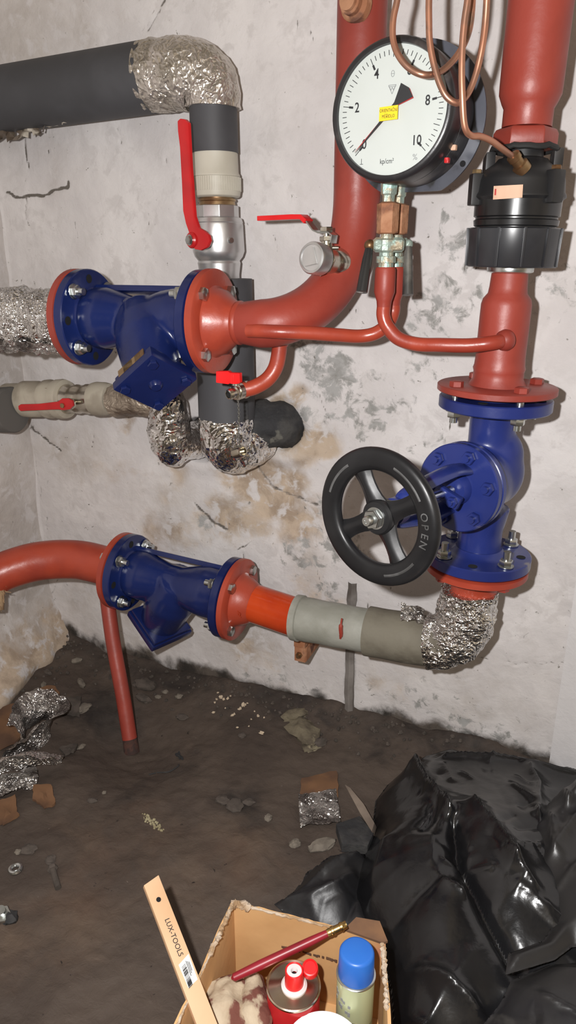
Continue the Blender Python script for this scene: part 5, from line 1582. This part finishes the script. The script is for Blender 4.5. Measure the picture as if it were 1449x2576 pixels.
# ------------------------------------------------------------------ cardboard box with its contents
BZ = .17
rim_ = {'bl': F(588, 2272, BZ), 'br': F(962, 2372, BZ), 'fl': F(395, 2690, BZ), 'fr': F(985, 2740, BZ)}
cbx = (rim_['bl'] + rim_['br'] + rim_['fl'] + rim_['fr']) / 4
t = thing('cardboard_box', 'open cardboard box of paint things in front of the black liners, reddish stains inside', 'box', V((cbx.x, cbx.y, .008)))
def panel(a, b, name, h=BZ, base=.010, th=.0045, wob=.004, seed=0, m_=CARD):
    vs = []; fs = []; n = 22
    d = (b - a); d.z = 0; nrm = V((-d.y, d.x, 0)).normalized()
    if (cbx - a).dot(nrm) > 0: nrm = -nrm
    for i in range(n + 1):
        s = i / n; p = a.lerp(b, s)
        for k in range(7):
            z = base + (h - base) * k / 6
            if k == 6: z += .002 * noise.noise(V((s * 30, seed, 2))) + .0025 * noise.noise(V((s * 9, seed, 4)))
            w = wob * noise.noise(V((s * 3, z * 12, seed))) * sin(pi * s)
            vs.append(V((p.x, p.y, z)) + nrm * w)
    o = len(vs); vs += [v + nrm * th for v in vs]
    for i in range(n):
        for k in range(6):
            q = i * 7 + k
            fs.append((q, q + 1, q + 8, q + 7)); fs.append((o + q, o + q + 7, o + q + 8, o + q + 1))
        fs.append((i * 7 + 6, o + i * 7 + 6, o + i * 7 + 13, i * 7 + 13)); fs.append((i * 7, i * 7 + 7, o + i * 7 + 7, o + i * 7))
    for i in (0, n):
        for k in range(6): fs.append((i * 7 + k, o + i * 7 + k, o + i * 7 + k + 1, i * 7 + k + 1))
    return MB().add(vs, fs).build(name, m_, t)
fold = F(866, 2342, BZ)
p_b = panel(rim_['bl'], fold, 'side_panel', seed=1); panel(fold, rim_['br'], 'side_panel', seed=2)
panel(rim_['fl'], rim_['bl'], 'side_panel', seed=3); panel(rim_['br'], rim_['fr'], 'side_panel', seed=4); panel(rim_['fr'], rim_['fl'], 'side_panel', seed=5)
MB().prism([V((q.x, q.y, .007)) for q in (rim_['bl'], fold, rim_['br'], rim_['fr'], rim_['fl'])], V((0, 0, .004))).build('base', CARD, t)
# short bent flap at the back corner and torn rim
flp = [F(866, 2342, BZ), F(896, 2312, BZ + .012), F(955, 2322, BZ + .012), F(975, 2372, BZ + .002), F(962, 2376, BZ)]
lab(MB().prism(flp, V((0, 0, .004))).build('flap', CARDR, t), 'brown flap folded back at the far corner')
def torn(a, b, w, name, k0=0, k1=1):
    P = [a.lerp(b, k0 + (k1 - k0) * i / 40) for i in range(41)]
    MB().tube([p + V((random.uniform(-1, 1), random.uniform(-1, 1), random.uniform(-.3, 1))) * w * .35 for p in P], [w * random.uniform(.35, .8) for _ in P], 7).build(name, CARDE, t, flat=True)
torn(rim_['bl'], rim_['fl'], .0055, 'torn_edge', 0, .36); torn(rim_['bl'], fold, .0032, 'torn_edge'); torn(rim_['br'], rim_['fr'], .006, 'torn_edge', 0, .5); torn(rim_['bl'], rim_['fl'], .003, 'torn_edge', .36, 1)
torn(rim_['bl'], fold, .009, 'torn_edge', 0, .12)
# faint print on the back panel
bn = (fold - rim_['bl']); bn.z = 0; bn.normalize(); bnn = V((-bn.y, bn.x, 0))
if (cbx - rim_['bl']).dot(bnn) < 0: bnn = -bnn
m = MB()
for k in range(26):
    s = .46 + .50 * k / 26
    p = rim_['bl'].lerp(fold, s) + bnn * .0055; p.z = .112 - .0 * k
    if random.random() < .8: m.box(p + EZ * random.uniform(-.001, .001), (bn, EZ, bnn), (.0016, random.uniform(.0016, .003), .0003))
m.build('faint_print', CARDR, p_b, flat=True)

# wooden ruler
z0, z1 = .240, .157
A1, A2_, B1, B2_ = F(362, 2227, z0), F(399, 2201, z0), F(547, 2576, z1), F(495, 2576, z1)
d = ((B1 + B2_) / 2 - (A1 + A2_) / 2).normalized()
wv = (A2_ - A1); wv = (wv - d * wv.dot(d)).normalized(); nv = wv.cross(d)
if nv.z < 0: nv = -nv
Wd = (A2_ - A1 - d * (A2_ - A1).dot(d)).length
o = A1
Lr = ((B2_ - A1).length) + .05
skew = (A2_ - A1).dot(d)
top = [o, o + wv * Wd + d * skew, o + wv * Wd + d * Lr, o + d * Lr]
t = thing('wooden_batten', 'pale wooden batten with printed name and barcode sticker, leaning out of the box', 'batten', B2_)
MB().prism(top, -nv * .008).build('bar', WOODR, t, bevel=.0008)
hc = F(399, 2263, z0 - .011)
def onbar(px, py, up=.0004):
    r = ray(px, py); k = (o - CC).dot(nv) / r.dot(nv); return CC + r * k + nv * up
m = MB(); m.lathe(onbar(399, 2263, -.0002), nv, [(0, .0036), (.0005, .0036)], 24); lab(m.build('hanging_hole', HOLE, t), 'small dark hanging hole')
ta, tb = onbar(421, 2312), onbar(453, 2405)
text('maker_print', 'LUX-TOOLS', (tb - ta).length / 5.0, (ta + tb) / 2 + nv * .0003, d, nv.cross(d), INK, t, wid=.95, bold=.006)
q = [onbar(449, 2428, .0006), onbar(474, 2400, .0006), onbar(497, 2464, .0006), onbar(474, 2486, .0006)]
st_ = MB().prism(q, -nv * .0004).build('price_sticker', PAPER, t)
lab(st_, 'white barcode sticker')
m = MB(); xa = (q[2] - q[1]).normalized(); ya = nv.cross(xa)
c0 = q[0].lerp(q[1], .34) + xa * .006; 
for k in range(18):
    w_ = random.choice((.0003, .0005, .0008)); p = c0 + xa * (.0016 * k) + nv * .0003
    m.box(p, (xa, (q[1] - q[0]).normalized(), nv), (w_, .0036, .0001))
for r_ in range(3):
    p = q[0].lerp(q[1], .62 + .1 * r_) + xa * .014 + nv * .0003; m.box(p, (xa, ya, nv), (.010 - .002 * r_, .0004, .0001))
m.build('barcode', INK, st_, flat=True)

# red tin of thinner
tz = .150
tc = F(738, 2464, tz)
R_ = rad(136, tc)
t = thing('solvent_tin', 'round red tin with bare metal top and red spout, standing in the box', 'tin', V((tc.x, tc.y, .011)))
MB().lathe(V((tc.x, tc.y, .011)), EZ, [(0, R_ - .002), (.002, R_ + .001), (.005, R_ - .0005), (tz - .031, R_ - .0005), (tz - .0265, R_ - .003)], 56).build('can', TINRED, t)
MB().lathe(V((tc.x, tc.y, tz - .0145)), EZ, [(0, R_ - .004), (.001, R_ + .0006), (.004, R_ + .0008), (.005, R_ - .001), (.003, R_ - .0028), (.0045, R_ * .6), (.0065, R_ * .42), (.0065, 0)], 56).build('top', TIN, t)
sc_ = F(740, 2450, tz + .01); nk = V((tc.x, tc.y, 0)) + (sc_ - V((sc_.x, sc_.y, sc_.z))) 
nx_, ny_ = F(740, 2475, tz - .005).x, F(740, 2475, tz - .005).y
MB().lathe(V((nx_, ny_, tz - .009)), EZ, [(0, .0185), (.003, .0185), (.0045, .0165), (.006, .0155)], 36).build('spout_base', WHITEP, t)
MB().lathe(V((nx_, ny_, tz - .004)), EZ, [(0, .0138), (.026, .0128), (.027, .0118), (.026, .0108), (.004, .0100)], 36, cap=False).build('spout', CAPRED, t)
MB().lathe(V((nx_, ny_, tz + .003)), EZ, [(0, .0106), (.018, .0106), (.0181, .005), (.014, .004), (.012, .0038)], 28, cap=False).build('spout_liner', WHITEP, t)
MB().lathe(V((nx_, ny_, tz + .013)), EZ, [(0, .0042), (.0004, 0)], 18).build('spout_bore', HOLE, t)
cp_ = F(780, 2436, tz + .012); ca = (CC - cp_).normalized() * .7 + EZ * .5
MB().lathe(cp_ - ca.normalized() * .008, ca, [(0, .0122), (.010, .0118), (.0125, .0108), (.0128, .009), (.0115, .0085), (.0115, 0)], 32).build('snap_cap', CAPRED, t)
MB().tube([cp_ - ca.normalized() * .007 - EZ * .004, (cp_ + V((nx_, ny_, tz + .012))) / 2, V((nx_, ny_, tz + .014)) + CR * .011], .002, 8).build('cap_hinge', CAPRED, t)
# mark on its side
sd = V((.72, -.40, 0)).normalized(); sp = V((tc.x, tc.y, tz - .035)) + sd * (R_ + .0006)
text('tin_print', 'R', .020, sp, EZ.cross(sd), EZ, WHITEP, t)

# spray can
tz = .215
tc = F(898, 2391, tz)
Rc = rad(92, tc)
t = thing('spray_can', 'pale green spray can with a blue cap, standing in the box', 'spray can', V((tc.x, tc.y, .011)))
zb = tz - .044
bz = V((tc.x, tc.y, 0))
MB().lathe(bz + EZ * .011, EZ, [(0, Rc - .001), (.001, Rc + .001), (zb - .010 - .075, Rc + .001)], 48).build('can', CANGD, t)
lab(MB().lathe(bz + EZ * (zb - .075), EZ, [(0, Rc + .0011), (.073, Rc + .0011), (.075, Rc)], 48).build('label_band', CANGR, t), 'pale printed band')
MB().lathe(bz + EZ * (zb - .001), EZ, [(0, Rc + .0012), (.001, Rc + .0024), (.0025, Rc + .0024), (.0035, Rc + .001)], 48).build('rim_seam', STEEL, t)
MB().lathe(bz + EZ * zb, EZ, [(0, Rc), (.004, Rc), (tz - zb - .004, Rc - .0010), (tz - zb - .001, Rc - .003), (tz - zb, Rc - .006), (tz - zb - .001, 0)], 56).build('cap', CAPBL, t)
for i in range(7):
    a = radians(215 + i * 9); d = V((cos(a), sin(a), 0))
    zz = zb - .022 - .002 * i
    for r_ in range(2):
        m = MB(); m.box(bz + d * (Rc + .0014) + EZ * (zz - r_ * .014), (EZ.cross(d), EZ, d), (.0018, random.uniform(.002, .004), .0003))
        if (i + r_) % 3 != 2: m.build('can_print', INKG, t, flat=True)
m = MB(); 
for i in range(9):
    a = radians(250 + i * 5); d = V((cos(a), sin(a), 0)); m.box(bz + d * (Rc + .0014) + EZ * (zb - .066), (EZ.cross(d), EZ, d), (.0026, .003, .0003))
m.build('gold_band', RUSTBR, t)
# paint tin with white lid
tz = .120
tc = F(815, 2652, tz)
Rl = rad(200, tc)
t = thing('paint_tin', 'paint tin with a white lid, cut off by the lower edge beside the spray can', 'tin', V((tc.x, tc.y, .011)))
MB().lathe(V((tc.x, tc.y, .011)), EZ, [(0, Rl), (tz - .020, Rl)], 56).build('can', TINRED, t)
MB().lathe(V((tc.x, tc.y, tz)), EZ, [(-.001, Rl + .0005), (.003, Rl + .002), (.006, Rl + .001), (.006, Rl - .002), (.001, Rl - .005), (-.001, Rl - .007), (.0005, Rl - .012), (.0005, 0)], 64).build('lid', LIDW, t)
# brush handle with brass ferrule
a, b = F(582, 2462, .145), F(828, 2346, .185)
d = (b - a).normalized()
t = thing('brush_handle', 'dark red brush handle with a brass ferrule, lying across the box', 'brush', a)
L = (b - a).length
MB().tube([a, a + d * .004, a + d * L * .3, a + d * L * .8, b], [.0015, .0055, .0068, .0062, .0050], 16).build('handle', HANDLE, t)
MB().lathe(b - d * .003, d, [(0, .0052), (.002, .0058), (.006, .0058), (.007, .0066), (.010, .0066), (.011, .0056), (.020, .0056), (.021, .0066), (.024, .0066), (.025, .0058), (.031, .0054)], 18).build('ferrule', BRASS, t)
# stained rags
def rag(pts, zs, wid, label, seed):
    P = spline([F(px, py, z) for (px, py), z in zip(pts, zs)], 10); n = len(P)
    m = MB(); m.tube(P, [wid * (.55 + .45 * sin(pi * min(1, (i + 4) / (n - 1)))) for i in range(n)], 40, jit=lambda p, q_: .010 * noise.noise(p * 26 + V((seed, 0, 0))) + .009 * (abs(noise.noise(p * 48 + V((0, seed, 0)))) - .2))
    vs = []
    for v in m.v: vs.append(V((v.x, v.y, max(v.z, .012))))
    m.v = vs
    return single(m, 'paint_rag', RAG, label, 'rag', angle=70)
rag([(560, 2490), (575, 2540), (560, 2600), (540, 2680)], [.095, .10, .095, .08], .034, 'stained cream rag on the left, under the tip of the brush handle', 3.0)
rag([(630, 2465), (640, 2530), (655, 2600), (660, 2700)], [.10, .105, .10, .09], .024, 'stained cream rag on the right, tucked against the red tin', 9.0)
